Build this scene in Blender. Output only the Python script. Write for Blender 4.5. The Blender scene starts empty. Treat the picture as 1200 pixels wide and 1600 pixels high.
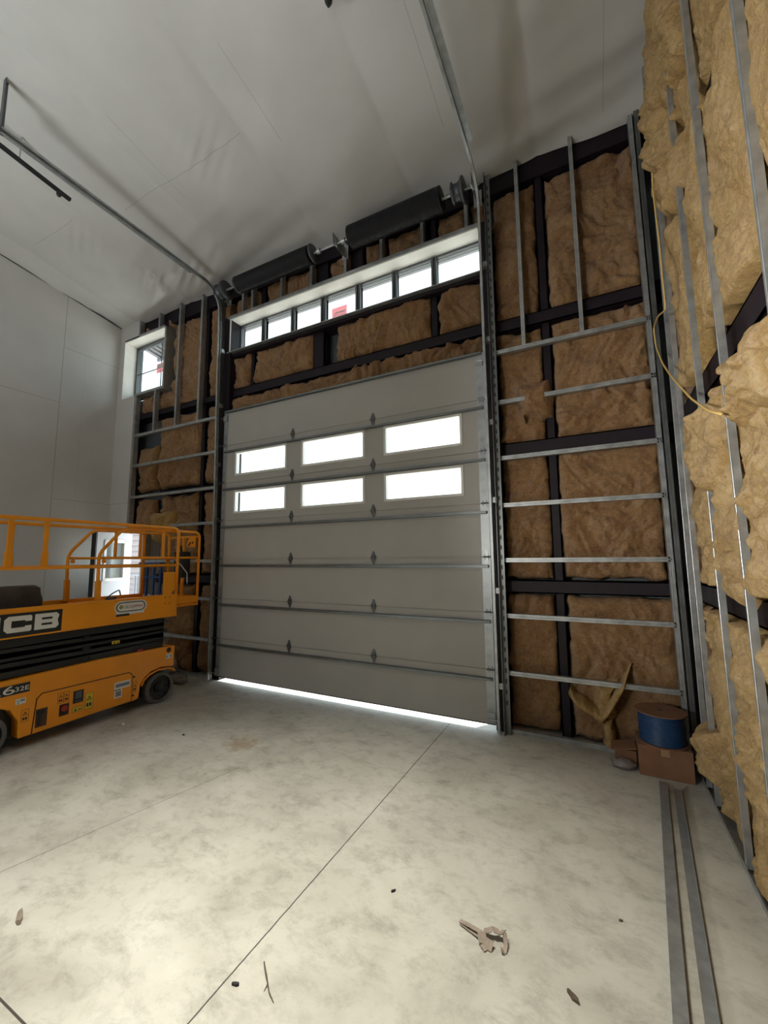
import bpy, bmesh, math, random
from mathutils import Vector, Matrix, noise
random.seed(7)
SC = bpy.context.scene
COL = SC.collection
PI = math.pi
ORG = {}

# ------------------------------------------------------------------ mesh builder
class MB:
    def __init__(s):
        s.v = []; s.f = []; s.m = []; s.k = 0
    def mat(s, k):
        s.k = k; return s
    def add(s, vs, fs):
        b = len(s.v)
        s.v += [tuple(p) for p in vs]
        for f in fs:
            s.f.append([i + b for i in f]); s.m.append(s.k)
        return s
    def box(s, x0, x1, y0, y1, z0, z1):
        vs = [(x, y, z) for z in (z0, z1) for y in (y0, y1) for x in (x0, x1)]
        return s.add(vs, [(0, 2, 3, 1), (4, 5, 7, 6), (0, 1, 5, 4), (2, 6, 7, 3), (0, 4, 6, 2), (1, 3, 7, 5)])
    def prism(s, poly, fn, d0, d1):
        # poly: 2-D outline; fn(a, b, d) -> 3-D
        n = len(poly)
        vs = [fn(a, b, d0) for a, b in poly] + [fn(a, b, d1) for a, b in poly]
        fs = [tuple(range(n))[::-1], tuple(range(n, 2 * n))]
        fs += [(i, (i + 1) % n, n + (i + 1) % n, n + i) for i in range(n)]
        return s.add(vs, fs)
    def sweep(s, prof, p0, p1, u, v):
        p0, p1, u, v = Vector(p0), Vector(p1), Vector(u), Vector(v)
        n = len(prof)
        vs = [p0 + u * a + v * b for a, b in prof] + [p1 + u * a + v * b for a, b in prof]
        fs = [tuple(range(n))[::-1], tuple(range(n, 2 * n))]
        fs += [(i, (i + 1) % n, n + (i + 1) % n, n + i) for i in range(n)]
        return s.add(vs, fs)
    def bar(s, p0, p1, w, h, up=(0, 0, 1)):
        p0, p1 = Vector(p0), Vector(p1)
        d = (p1 - p0).normalized(); up = Vector(up)
        u = d.cross(up).normalized(); v = u.cross(d).normalized()
        return s.sweep([(-w / 2, -h / 2), (w / 2, -h / 2), (w / 2, h / 2), (-w / 2, h / 2)], p0, p1, u, v)
    def tube(s, pts, r, n=8, caps=True, sq=None):
        pts = [Vector(p) for p in pts]
        t = (pts[1] - pts[0]).normalized()
        a = Vector((0, 0, 1)) if abs(t.z) < .9 else Vector((1, 0, 0))
        u = t.cross(a).normalized()
        rings = []
        for i, p in enumerate(pts):
            if i == 0: d = pts[1] - pts[0]
            elif i == len(pts) - 1: d = pts[-1] - pts[-2]
            else: d = (pts[i + 1] - pts[i]).normalized() + (pts[i] - pts[i - 1]).normalized()
            d.normalize()
            u = (u - d * u.dot(d)).normalized(); w = d.cross(u)
            rr = r[i] if isinstance(r, (list, tuple)) else r
            if sq: rings.append([p + u * a_ + w * b_ for a_, b_ in sq])
            else: rings.append([p + (u * math.cos(2 * PI * k / n) + w * math.sin(2 * PI * k / n)) * rr for k in range(n)])
        n = len(rings[0])
        vs = [q for R in rings for q in R]
        fs = []
        for i in range(len(rings) - 1):
            for k in range(n):
                fs.append((i * n + k, i * n + (k + 1) % n, (i + 1) * n + (k + 1) % n, (i + 1) * n + k))
        if caps:
            fs.append(tuple(range(n))[::-1]); fs.append(tuple(range((len(rings) - 1) * n, len(rings) * n)))
        return s.add(vs, fs)
    def lathe(s, prof, c, axis, n=24, caps=True):
        # prof: list of (r, h) along axis
        c = Vector(c); axis = Vector(axis).normalized()
        a = Vector((0, 0, 1)) if abs(axis.z) < .9 else Vector((1, 0, 0))
        u = axis.cross(a).normalized(); w = axis.cross(u)
        vs = []
        for r, h in prof:
            for k in range(n):
                t = 2 * PI * k / n
                vs.append(c + axis * h + (u * math.cos(t) + w * math.sin(t)) * r)
        fs = []
        for i in range(len(prof) - 1):
            for k in range(n):
                fs.append((i * n + k, i * n + (k + 1) % n, (i + 1) * n + (k + 1) % n, (i + 1) * n + k))
        if caps: fs.append(tuple(range(n))[::-1]); fs.append(tuple(range((len(prof) - 1) * n, len(prof) * n)))
        return s.add(vs, fs)
    def ball(s, c, rx, ry, rz, seed=0, amp=.25, fr=3.0, nu=20, nv=14, warp=None):
        c = Vector(c); off = Vector((seed * 7.3, seed * 3.1, seed * 1.7))
        vs = []
        for j in range(nv + 1):
            th = PI * j / nv
            for i in range(nu):
                ph = 2 * PI * i / nu
                d = Vector((math.sin(th) * math.cos(ph), math.sin(th) * math.sin(ph), math.cos(th)))
                k = 1 + amp * (noise.noise(d * fr + off) + .6 * noise.noise(d * fr * 2.3 + off) + .22 * noise.noise(d * fr * 5 + off) + .14 * noise.noise(d * fr * 11 + off))
                vs.append(c + Vector((d.x * rx, d.y * ry, d.z * rz)) * k)
        fs = [(j * nu + i, (j + 1) * nu + i, (j + 1) * nu + (i + 1) % nu, j * nu + (i + 1) % nu) for j in range(nv) for i in range(nu)]
        return s.add(vs, fs)

def obj(name, mb, mats, parent=None, smooth=False, bevel=0.0, seg=2, origin=None):
    if not isinstance(mats, (list, tuple)): mats = [mats]
    vs = mb.v
    if origin is None:
        xs = [p[0] for p in vs]; ys = [p[1] for p in vs]; zs = [p[2] for p in vs]
        origin = Vector(((min(xs) + max(xs)) / 2, (min(ys) + max(ys)) / 2, min(zs)))
    origin = Vector(origin)
    me = bpy.data.meshes.new(name)
    me.from_pydata([(p[0] - origin.x, p[1] - origin.y, p[2] - origin.z) for p in vs], [], mb.f)
    for m in mats: me.materials.append(m)
    for p, k in zip(me.polygons, mb.m): p.material_index = k
    bm = bmesh.new(); bm.from_mesh(me)
    bmesh.ops.recalc_face_normals(bm, faces=bm.faces)
    bm.to_mesh(me); bm.free()
    if smooth:
        for p in me.polygons: p.use_smooth = True
    o = bpy.data.objects.new(name, me); COL.objects.link(o)
    ORG[o.name] = origin
    if parent is not None:
        o.parent = parent; o.location = origin - ORG[parent.name]
    else:
        o.location = origin
    if bevel:
        md = o.modifiers.new('bevel', 'BEVEL'); md.width = bevel; md.segments = seg; md.limit_method = 'ANGLE'; md.angle_limit = .6
        for p in me.polygons: p.use_smooth = True
        md2 = o.modifiers.new('wn', 'WEIGHTED_NORMAL')
    elif smooth:
        pass
    return o

def tag(o, label, cat=None, group=None, kind=None):
    o['label'] = label
    if cat: o['category'] = cat
    if group: o['group'] = group
    if kind: o['kind'] = kind
    return o

def thing(name, label, cat, loc, group=None, kind=None):
    o = bpy.data.objects.new(name, None); COL.objects.link(o)
    o.empty_display_size = .1
    o.location = loc; ORG[o.name] = Vector(loc)
    return tag(o, label, cat, group, kind)

def text(name, body, size, loc, rot, mat, parent, ext=.0008, width=None):
    cu = bpy.data.curves.new('tmp_text', 'FONT'); cu.body = body; cu.size = size; cu.extrude = ext
    tmp = bpy.data.objects.new('tmp_text', cu); COL.objects.link(tmp)
    bpy.context.view_layer.update()
    me = bpy.data.meshes.new_from_object(tmp.evaluated_get(bpy.context.evaluated_depsgraph_get()))
    bpy.data.objects.remove(tmp); bpy.data.curves.remove(cu)
    xs = [v.co.x for v in me.vertices]
    k = width / (max(xs) - min(xs)) if width else 1
    for v in me.vertices: v.co.x *= k
    me.materials.clear(); me.materials.append(mat); me.name = name
    o = bpy.data.objects.new(name, me); COL.objects.link(o)
    ORG[o.name] = Vector(loc)
    o.rotation_euler = rot
    o.parent = parent; o.location = Vector(loc) - ORG[parent.name]
    return o

# ------------------------------------------------------------------ materials
def srgb(r, g, b):
    f = lambda c: (c / 255 / 12.92) if c / 255 <= .04045 else ((c / 255 + .055) / 1.055) ** 2.4
    return (f(r), f(g), f(b), 1)
def new(name):
    m = bpy.data.materials.new(name); m.use_nodes = True
    nt = m.node_tree; b = nt.nodes['Principled BSDF']
    return m, nt, b
def N(nt, t, **kw):
    n = nt.nodes.new(t)
    for k, v in kw.items():
        if hasattr(n, k): setattr(n, k, v)
        else: n.inputs[k].default_value = v
    return n
def ramp(nt, pts):
    r = nt.nodes.new('ShaderNodeValToRGB'); e = r.color_ramp.elements
    while len(e) < len(pts): e.new(.5)
    for q, (p, c) in zip(e, pts): q.position = p; q.color = c
    return r
def simple(name, col, rough=.6, metal=0, spec=.5, var=.0, scale=8, bump=0, bscale=60, coat=0):
    m, nt, b = new(name)
    b.inputs['Base Color'].default_value = col; b.inputs['Roughness'].default_value = rough
    b.inputs['Metallic'].default_value = metal; b.inputs['Specular IOR Level'].default_value = spec
    if coat: b.inputs['Coat Weight'].default_value = coat; b.inputs['Coat Roughness'].default_value = .15
    tc = N(nt, 'ShaderNodeTexCoord')
    if var:
        n = N(nt, 'ShaderNodeTexNoise'); n.inputs['Scale'].default_value = scale; n.inputs['Detail'].default_value = 6
        nt.links.new(tc.outputs['Object'], n.inputs['Vector'])
        lo = tuple(max(0, c * (1 - var)) for c in col[:3]) + (1,); hi = tuple(min(1, c * (1 + var)) for c in col[:3]) + (1,)
        r = ramp(nt, [(.3, lo), (.7, hi)])
        nt.links.new(n.outputs['Fac'], r.inputs['Fac']); nt.links.new(r.outputs['Color'], b.inputs['Base Color'])
        mr = N(nt, 'ShaderNodeMapRange'); mr.inputs['To Min'].default_value = max(0, rough - .1); mr.inputs['To Max'].default_value = min(1, rough + .12)
        nt.links.new(n.outputs['Fac'], mr.inputs['Value']); nt.links.new(mr.outputs['Result'], b.inputs['Roughness'])
    if bump:
        n2 = N(nt, 'ShaderNodeTexNoise'); n2.inputs['Scale'].default_value = bscale; n2.inputs['Detail'].default_value = 4
        nt.links.new(tc.outputs['Object'], n2.inputs['Vector'])
        bp = N(nt, 'ShaderNodeBump'); bp.inputs['Strength'].default_value = bump; bp.inputs['Distance'].default_value = .01
        nt.links.new(n2.outputs['Fac'], bp.inputs['Height']); nt.links.new(bp.outputs['Normal'], b.inputs['Normal'])
    return m

M = {}
M['galv'] = simple('galvanised_steel', (.43, .45, .46, 1), .38, .7, var=.18, scale=14)
M['track'] = simple('track_steel', (.42, .44, .45, 1), .42, .75, var=.2, scale=10)
M['darksteel'] = simple('dark_steel', (.12, .13, .14, 1), .45, .8, var=.2)
M['primer'] = simple('purple_primer_steel', (.012, .007, .012, 1), .55, 0, .3, var=.3, scale=6)
M['black'] = simple('black_paint', (.010, .011, .012, 1), .42, 0, .5, var=.3, scale=5)
M['spring'] = simple('oiled_spring_steel', (.006, .006, .009, 1), .55, 0, .4, var=.3)
M['hingesteel'] = simple('hinge_steel', (.16, .165, .17, 1), .4, .7, var=.3, scale=40)
M['white'] = simple('white_paint', (.78, .78, .76, 1), .45)
M['reveal'] = simple('reveal_board', (.80, .79, .75, 1), .6, var=.04)
M['winframe'] = simple('window_frame', (.10, .11, .12, 1), .4, .1, .5)
M['doorpanel'] = simple('door_panel_paint', (.42, .41, .385, 1), .40, 0, .45, var=.04, scale=2.5, bump=.12, bscale=220)
M['strut'] = simple('strut_steel', (.20, .21, .21, 1), .38, .75, var=.15)
M['orange'] = simple('orange_paint', (.88, .315, .007, 1), .36, 0, .5, var=.07, scale=3)
M['orange_dark'] = simple('seam_line', (.05, .012, .006, 1), .6)
M['tyre'] = simple('grey_rubber', (.105, .105, .10, 1), .75, var=.2, scale=20)
M['hub'] = simple('hub_metal', (.018, .018, .018, 1), .5, .4, var=.4, scale=18)
M['yellow'] = simple('yellow_sticker', (.72, .52, .03, 1), .5, var=.05)
M['labelwhite'] = simple('white_sticker', (.75, .74, .70, 1), .5, var=.05)
M['labelgrey'] = simple('grey_print', (.20, .22, .26, 1), .5)
M['red'] = simple('red_plastic', (.35, .02, .015, 1), .4)
M['textred'] = simple('red_lettering', (.40, .03, .07, 1), .5)
M['textdark'] = simple('dark_lettering', (.06, .08, .10, 1), .5)
M['canvas'] = simple('dusty_canvas', (.085, .072, .064, 1), .9, 0, .2, var=.3, scale=6, bump=.5, bscale=30)
M['cardboard'] = simple('cardboard', (.22, .115, .066, 1), .85, 0, .2, var=.12, scale=6)
M['bluewire'] = simple('blue_cable_jacket', (.014, .050, .13, 1), .4, 0, .5, var=.15)
M['yellowcable'] = simple('yellow_cable', (.62, .42, .14, 1), .5)
M['paper'] = simple('brown_paper', (.30, .245, .20, 1), .8, var=.2, scale=20)
M['twig'] = simple('twig_bark', (.10, .07, .05, 1), .8)
M['dark_scrap'] = simple('dark_scrap', (.02, .018, .018, 1), .8)
M['bluesteel'] = simple('blue_painted_steel', (.03, .08, .26, 1), .5)
M['vinylside'] = simple('pale_siding', (.24, .215, .22, 1), .6, var=.04)
M['outground'] = simple('yard_gravel', (.42, .41, .39, 1), .9, var=.15, scale=1.2)
M['sheath'] = simple('blue_grey_sheathing', (.085, .10, .11, 1), .6, var=.1)
M['soffit'] = simple('corrugated_soffit', (.16, .16, .18, 1), .5)
M['leaf'] = simple('door_leaf_paint', (.50, .53, .57, 1), .5)

def fiberglass(name, c0, c1, c2):
    m, nt, b = new(name)
    b.inputs['Roughness'].default_value = .95; b.inputs['Specular IOR Level'].default_value = .08
    b.inputs['Sheen Weight'].default_value = .25
    tc = N(nt, 'ShaderNodeTexCoord')
    n1 = N(nt, 'ShaderNodeTexNoise'); n1.inputs['Scale'].default_value = 3.2; n1.inputs['Detail'].default_value = 8; n1.inputs['Roughness'].default_value = .62; n1.inputs['Distortion'].default_value = .8
    n2 = N(nt, 'ShaderNodeTexNoise'); n2.inputs['Scale'].default_value = 26; n2.inputs['Detail'].default_value = 8; n2.inputs['Roughness'].default_value = .7; n2.inputs['Distortion'].default_value = 1.6
    n3 = N(nt, 'ShaderNodeTexNoise'); n3.inputs['Scale'].default_value = 90; n3.inputs['Detail'].default_value = 5; n3.inputs['Roughness'].default_value = .7; n3.inputs['Distortion'].default_value = 2.5
    for n in (n1, n2, n3): nt.links.new(tc.outputs['Object'], n.inputs['Vector'])
    r = ramp(nt, [(.34, c0), (.5, c1), (.66, c2)])
    mx = N(nt, 'ShaderNodeMath', operation='MULTIPLY_ADD'); mx.inputs[1].default_value = .62
    sb = N(nt, 'ShaderNodeMath', operation='MULTIPLY'); sb.inputs[1].default_value = .38
    nt.links.new(n1.outputs['Fac'], sb.inputs[0])
    nt.links.new(n2.outputs['Fac'], mx.inputs[0]); nt.links.new(sb.outputs[0], mx.inputs[2])
    nt.links.new(mx.outputs[0], r.inputs['Fac']); nt.links.new(r.outputs['Color'], b.inputs['Base Color'])
    ad = N(nt, 'ShaderNodeMath', operation='MULTIPLY_ADD'); ad.inputs[1].default_value = .5
    nt.links.new(n3.outputs['Fac'], ad.inputs[0]); nt.links.new(n2.outputs['Fac'], ad.inputs[2])
    bp = N(nt, 'ShaderNodeBump'); bp.inputs['Strength'].default_value = .9; bp.inputs['Distance'].default_value = .035
    nt.links.new(ad.outputs[0], bp.inputs['Height']); nt.links.new(bp.outputs['Normal'], b.inputs['Normal'])
    return m
M['batt'] = fiberglass('fibreglass_shade_tone', (.20, .085, .035, 1), (.42, .225, .09, 1), (.60, .38, .17, 1))  # same wool as the lit copy, front wall's shade put into its colour
M['batt_lit'] = fiberglass('fibreglass_lit_tone', (.34, .17, .04, 1), (.62, .385, .12, 1), (.77, .56, .245, 1))  # same wool in a lighter tone, standing in for light on it

# glass: thin clear pane
m, nt, b = new('clear_glass'); nt.nodes.remove(b)
out = nt.nodes['Material Output']; tr = N(nt, 'ShaderNodeBsdfTransparent'); tr.inputs['Color'].default_value = (.93, .96, .95, 1)
gl = N(nt, 'ShaderNodeBsdfGlossy'); gl.inputs['Roughness'].default_value = .03
lw = N(nt, 'ShaderNodeLayerWeight'); lw.inputs['Blend'].default_value = .5
pw = N(nt, 'ShaderNodeMath', operation='POWER'); pw.inputs[1].default_value = 4.5; nt.links.new(lw.outputs['Facing'], pw.inputs[0])
fr = N(nt, 'ShaderNodeMath', operation='MULTIPLY_ADD'); fr.inputs[1].default_value = .5; fr.inputs[2].default_value = .03; nt.links.new(pw.outputs[0], fr.inputs[0])
mx = N(nt, 'ShaderNodeMixShader')
nt.links.new(fr.outputs[0], mx.inputs[0]); nt.links.new(tr.outputs[0], mx.inputs[1]); nt.links.new(gl.outputs[0], mx.inputs[2]); nt.links.new(mx.outputs[0], out.inputs['Surface'])
M['glass'] = m
# translucent red film of the window stickers
m, nt, b = new('red_film'); nt.nodes.remove(b)
out = nt.nodes['Material Output']; tr = N(nt, 'ShaderNodeBsdfTranslucent'); tr.inputs['Color'].default_value = (.92, .55, .58, 1)
df = N(nt, 'ShaderNodeBsdfDiffuse'); df.inputs['Color'].default_value = (.72, .32, .34, 1)
mx = N(nt, 'ShaderNodeMixShader'); mx.inputs[0].default_value = .3
nt.links.new(tr.outputs[0], mx.inputs[1]); nt.links.new(df.outputs[0], mx.inputs[2]); nt.links.new(mx.outputs[0], out.inputs['Surface'])
M['redfilm'] = m
m, nt, b = new('clear_plastic_film'); nt.nodes.remove(b)
out = nt.nodes['Material Output']; tr = N(nt, 'ShaderNodeBsdfTransparent'); tr.inputs['Color'].default_value = (.8, .8, .8, 1)
gl = N(nt, 'ShaderNodeBsdfPrincipled'); gl.inputs['Roughness'].default_value = .25; gl.inputs['Base Color'].default_value = (.32, .28, .27, 1)
mx = N(nt, 'ShaderNodeMixShader'); mx.inputs[0].default_value = .7
nt.links.new(tr.outputs[0], mx.inputs[1]); nt.links.new(gl.outputs[0], mx.inputs[2]); nt.links.new(mx.outputs[0], out.inputs['Surface'])
M['film'] = m

def line_mask(nt, sock, pos, half):
    s = N(nt, 'ShaderNodeMath', operation='SUBTRACT'); s.inputs[1].default_value = pos
    a = N(nt, 'ShaderNodeMath', operation='ABSOLUTE')
    l = N(nt, 'ShaderNodeMath', operation='LESS_THAN'); l.inputs[1].default_value = half
    nt.links.new(sock, s.inputs[0]); nt.links.new(s.outputs[0], a.inputs[0]); nt.links.new(a.outputs[0], l.inputs[0])
    return l.outputs[0]
def cmpn(nt, sock, op, val):
    l = N(nt, 'ShaderNodeMath', operation=op); l.inputs[1].default_value = val
    nt.links.new(sock, l.inputs[0]); return l.outputs[0]
def mul(nt, *ss):
    r = ss[0]
    for q in ss[1:]:
        n = N(nt, 'ShaderNodeMath', operation='MULTIPLY'); nt.links.new(r, n.inputs[0]); nt.links.new(q, n.inputs[1]); r = n.outputs[0]
    return r
def vmax(nt, *ss):
    r = ss[0]
    for q in ss[1:]:
        n = N(nt, 'ShaderNodeMath', operation='MAXIMUM'); nt.links.new(r, n.inputs[0]); nt.links.new(q, n.inputs[1]); r = n.outputs[0]
    return r

# concrete floor with saw-cut joints, stains, scuffs (world metres through Geometry position)
def concrete():
    m, nt, b = new('concrete_slab')
    g = N(nt, 'ShaderNodeNewGeometry'); sp = N(nt, 'ShaderNodeSeparateXYZ'); nt.links.new(g.outputs['Position'], sp.inputs[0])
    P = g.outputs['Position']
    n1 = N(nt, 'ShaderNodeTexNoise'); n1.inputs['Scale'].default_value = 1.1; n1.inputs['Detail'].default_value = 9; n1.inputs['Roughness'].default_value = .62; n1.inputs['Distortion'].default_value = .5
    n2 = N(nt, 'ShaderNodeTexNoise'); n2.inputs['Scale'].default_value = 9; n2.inputs['Detail'].default_value = 10; n2.inputs['Roughness'].default_value = .7
    n3 = N(nt, 'ShaderNodeTexNoise'); n3.inputs['Scale'].default_value = 3.6; n3.inputs['Detail'].default_value = 7; n3.inputs['Roughness'].default_value = .75; n3.inputs['Distortion'].default_value = .35
    n4 = N(nt, 'ShaderNodeTexNoise'); n4.inputs['Scale'].default_value = 170; n4.inputs['Detail'].default_value = 3
    mp = N(nt, 'ShaderNodeMapping'); mp.inputs['Rotation'].default_value = (0, 0, .6); mp.inputs['Scale'].default_value = (1, 1.7, 1); nt.links.new(P, mp.inputs['Vector'])
    for n in (n1, n2, n4): nt.links.new(P, n.inputs['Vector'])
    nt.links.new(mp.outputs[0], n3.inputs['Vector'])
    r1 = ramp(nt, [(.3, (.36, .34, .295, 1)), (.48, (.48, .465, .41, 1)), (.68, (.565, .55, .495, 1))])
    nt.links.new(n1.outputs['Fac'], r1.inputs['Fac'])
    r2 = ramp(nt, [(.30, (.60, .58, .55, 1)), (.5, (1, 1, 1, 1)), (.75, (1.0, .99, .96, 1))]); nt.links.new(n2.outputs['Fac'], r2.inputs['Fac'])
    m1 = N(nt, 'ShaderNodeMixRGB', blend_type='MULTIPLY'); m1.inputs[0].default_value = .55
    nt.links.new(r1.outputs[0], m1.inputs[1]); nt.links.new(r2.outputs[0], m1.inputs[2])
    # dark rubbed stains and pale scuffs
    r3 = ramp(nt, [(.26, (.40, .385, .36, 1)), (.5, (1, 1, 1, 1))]); nt.links.new(n3.outputs['Fac'], r3.inputs['Fac'])
    m2 = N(nt, 'ShaderNodeMixRGB', blend_type='MULTIPLY'); m2.inputs[0].default_value = .6
    nt.links.new(m1.outputs[0], m2.inputs[1]); nt.links.new(r3.outputs[0], m2.inputs[2])
    r4 = ramp(nt, [(.64, (0, 0, 0, 1)), (.76, (1, 1, 1, 1))]); nt.links.new(n3.outputs['Fac'], r4.inputs['Fac'])
    m3 = N(nt, 'ShaderNodeMixRGB', blend_type='MIX'); m3.inputs[2].default_value = (.72, .70, .66, 1)
    sc = mul(nt, r4.outputs[0], cmpn(nt, n1.outputs['Fac'], 'GREATER_THAN', .5))
    h = N(nt, 'ShaderNodeMath', operation='MULTIPLY'); h.inputs[1].default_value = .5; nt.links.new(sc, h.inputs[0])
    nt.links.new(h.outputs[0], m3.inputs[0]); nt.links.new(m2.outputs[0], m3.inputs[1])
    # rust patch by the lift
    vd = N(nt, 'ShaderNodeVectorMath', operation='DISTANCE'); vd.inputs[1].default_value = (-3.3, 3.25, 0); nt.links.new(P, vd.inputs[0])
    ad = N(nt, 'ShaderNodeMath', operation='MULTIPLY_ADD'); ad.inputs[1].default_value = .55; nt.links.new(n2.outputs['Fac'], ad.inputs[0]); nt.links.new(vd.outputs['Value'], ad.inputs[2])
    rr = ramp(nt, [(.36, (1, 1, 1, 1)), (.46, (0, 0, 0, 1))]); nt.links.new(ad.outputs[0], rr.inputs['Fac'])
    m4 = N(nt, 'ShaderNodeMixRGB', blend_type='MIX'); m4.inputs[2].default_value = (.33, .22, .12, 1)
    h2 = N(nt, 'ShaderNodeMath', operation='MULTIPLY'); h2.inputs[1].default_value = .55; nt.links.new(rr.outputs[0], h2.inputs[0])
    nt.links.new(h2.outputs[0], m4.inputs[0]); nt.links.new(m3.outputs[0], m4.inputs[1])
    x, y = sp.outputs[0], sp.outputs[1]
    # joints: one along the room, one across it, one hairline parallel
    wob = N(nt, 'ShaderNodeMath', operation='MULTIPLY_ADD'); wob.inputs[1].default_value = .012; nt.links.new(n2.outputs['Fac'], wob.inputs[0]); nt.links.new(x, wob.inputs[2])
    j1 = line_mask(nt, wob.outputs[0], -1.566, .0035)
    j2 = line_mask(nt, y, 1.006, .0045)
    # hairline from (-3.30,1.34) to (-2.98,2.81)
    hl = N(nt, 'ShaderNodeMath', operation='MULTIPLY_ADD'); hl.inputs[1].default_value = -.2175; nt.links.new(y, hl.inputs[0]); nt.links.new(wob.outputs[0], hl.inputs[2])
    j3 = mul(nt, line_mask(nt, hl.outputs[0], -3.585, .0022), cmpn(nt, y, 'LESS_THAN', 2.9))
    jj = vmax(nt, j1, j2, j3)
    m5 = N(nt, 'ShaderNodeMixRGB', blend_type='MIX'); m5.inputs[2].default_value = (.055, .048, .042, 1)
    nt.links.new(jj, m5.inputs[0]); nt.links.new(m4.outputs[0], m5.inputs[1])
    nt.links.new(m5.outputs[0], b.inputs['Base Color'])
    mr = N(nt, 'ShaderNodeMapRange'); mr.inputs['To Min'].default_value = .42; mr.inputs['To Max'].default_value = .72
    nt.links.new(n1.outputs['Fac'], mr.inputs['Value']); nt.links.new(mr.outputs['Result'], b.inputs['Roughness'])
    b.inputs['Specular IOR Level'].default_value = .35
    bp = N(nt, 'ShaderNodeBump'); bp.inputs['Strength'].default_value = .12; bp.inputs['Distance'].default_value = .004
    nt.links.new(n4.outputs['Fac'], bp.inputs['Height']); nt.links.new(bp.outputs['Normal'], b.inputs['Normal'])
    return m
M['concrete'] = concrete()

def drywall():
    m, nt, b = new('painted_wallboard')
    g = N(nt, 'ShaderNodeNewGeometry'); sp = N(nt, 'ShaderNodeSeparateXYZ'); nt.links.new(g.outputs['Position'], sp.inputs[0])
    y, z = sp.outputs[1], sp.outputs[2]
    far = cmpn(nt, y, 'GREATER_THAN', 3.70); near = cmpn(nt, y, 'LESS_THAN', 3.70)
    low = cmpn(nt, z, 'LESS_THAN', 5.76)
    js = vmax(nt, line_mask(nt, y, 3.70, .006),
              mul(nt, line_mask(nt, z, 4.705, .005), near), mul(nt, line_mask(nt, z, 5.76, .005), far),
              mul(nt, line_mask(nt, z, 2.95, .004), far), mul(nt, line_mask(nt, z, 2.5, .004), near),
              mul(nt, line_mask(nt, y, 2.42, .005), near))
    js2 = mul(nt, line_mask(nt, y, 4.07, .003), low)
    n = N(nt, 'ShaderNodeTexNoise'); n.inputs['Scale'].default_value = 1.5; n.inputs['Detail'].default_value = 5; nt.links.new(g.outputs['Position'], n.inputs['Vector'])
    r = ramp(nt, [(.3, (.545, .54, .525, 1)), (.7, (.60, .595, .58, 1))]); nt.links.new(n.outputs['Fac'], r.inputs['Fac'])
    mx = N(nt, 'ShaderNodeMixRGB', blend_type='MIX'); mx.inputs[2].default_value = (.30, .295, .285, 1)
    h = N(nt, 'ShaderNodeMath', operation='MULTIPLY'); h.inputs[1].default_value = .75; nt.links.new(js, h.inputs[0])
    h3 = N(nt, 'ShaderNodeMath', operation='MULTIPLY'); h3.inputs[1].default_value = .25; nt.links.new(js2, h3.inputs[0])
    nt.links.new(vmax(nt, h.outputs[0], h3.outputs[0]), mx.inputs[0]); nt.links.new(r.outputs[0], mx.inputs[1]); nt.links.new(mx.outputs[0], b.inputs['Base Color'])
    b.inputs['Roughness'].default_value = .6; b.inputs['Specular IOR Level'].default_value = .3
    return m
M['drywall'] = drywall()

def vinyl():
    m, nt, b = new('white_vinyl_facing')
    g = N(nt, 'ShaderNodeNewGeometry'); sp = N(nt, 'ShaderNodeSeparateXYZ'); nt.links.new(g.outputs['Position'], sp.inputs[0])
    x, y = sp.outputs[0], sp.outputs[1]
    n = N(nt, 'ShaderNodeTexNoise'); n.inputs['Scale'].default_value = 2; n.inputs['Detail'].default_value = 4; nt.links.new(g.outputs['Position'], n.inputs['Vector'])
    r = ramp(nt, [(.3, (.62, .62, .60, 1)), (.7, (.67, .67, .65, 1))]); nt.links.new(n.outputs['Fac'], r.inputs['Fac'])
    def seg(sock, pos, half, s2, lo, hi):
        return mul(nt, line_mask(nt, sock, pos, half), cmpn(nt, s2, 'GREATER_THAN', lo), cmpn(nt, s2, 'LESS_THAN', hi))
    js = vmax(nt, seg(y, 3.085, .004, x, -5.7, -3.45), seg(y, 2.86, .004, x, -7.7, -6.6), seg(x, -4.73, .004, y, 2.3, 3.35), seg(x, -3.04, .004, y, 2.4, 3.35), seg(x, -1.25, .004, y, 2.5, 4.0), seg(x, .35, .004, y, 2.0, 4.6))
    mx = N(nt, 'ShaderNodeMixRGB', blend_type='MIX'); mx.inputs[2].default_value = (.36, .36, .35, 1)
    h = N(nt, 'ShaderNodeMath', operation='MULTIPLY'); h.inputs[1].default_value = .55; nt.links.new(js, h.inputs[0])
    nt.links.new(h.outputs[0], mx.inputs[0]); nt.links.new(r.outputs[0], mx.inputs[1]); nt.links.new(mx.outputs[0], b.inputs['Base Color'])
    b.inputs['Roughness'].default_value = .21; b.inputs['Specular IOR Level'].default_value = .7
    n2 = N(nt, 'ShaderNodeTexNoise'); n2.inputs['Scale'].default_value = 120; n2.inputs['Detail'].default_value = 2; nt.links.new(g.outputs['Position'], n2.inputs['Vector'])
    bp = N(nt, 'ShaderNodeBump'); bp.inputs['Strength'].default_value = .06; bp.inputs['Distance'].default_value = .004
    nt.links.new(n2.outputs['Fac'], bp.inputs['Height']); nt.links.new(bp.outputs['Normal'], b.inputs['Normal'])
    return m
M['vinyl'] = vinyl()

# ------------------------------------------------------------------ key dimensions (metres)
H = 1.86
XL, XR = -8.46, .69          # finished left wall, stud face of the right wall
YB = -3.4                    # rear of the bay, walled but for an added daylight opening
YS = 4.70                    # stud face of the front wall
YO = 5.05                    # outer skin of the front wall
def cz(y): return 6.62 + (YS - y) * .141   # sloping ceiling
ORD = ['first', 'second', 'third', 'fourth', 'fifth', 'sixth', 'seventh', 'eighth', 'ninth', 'tenth']

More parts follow.
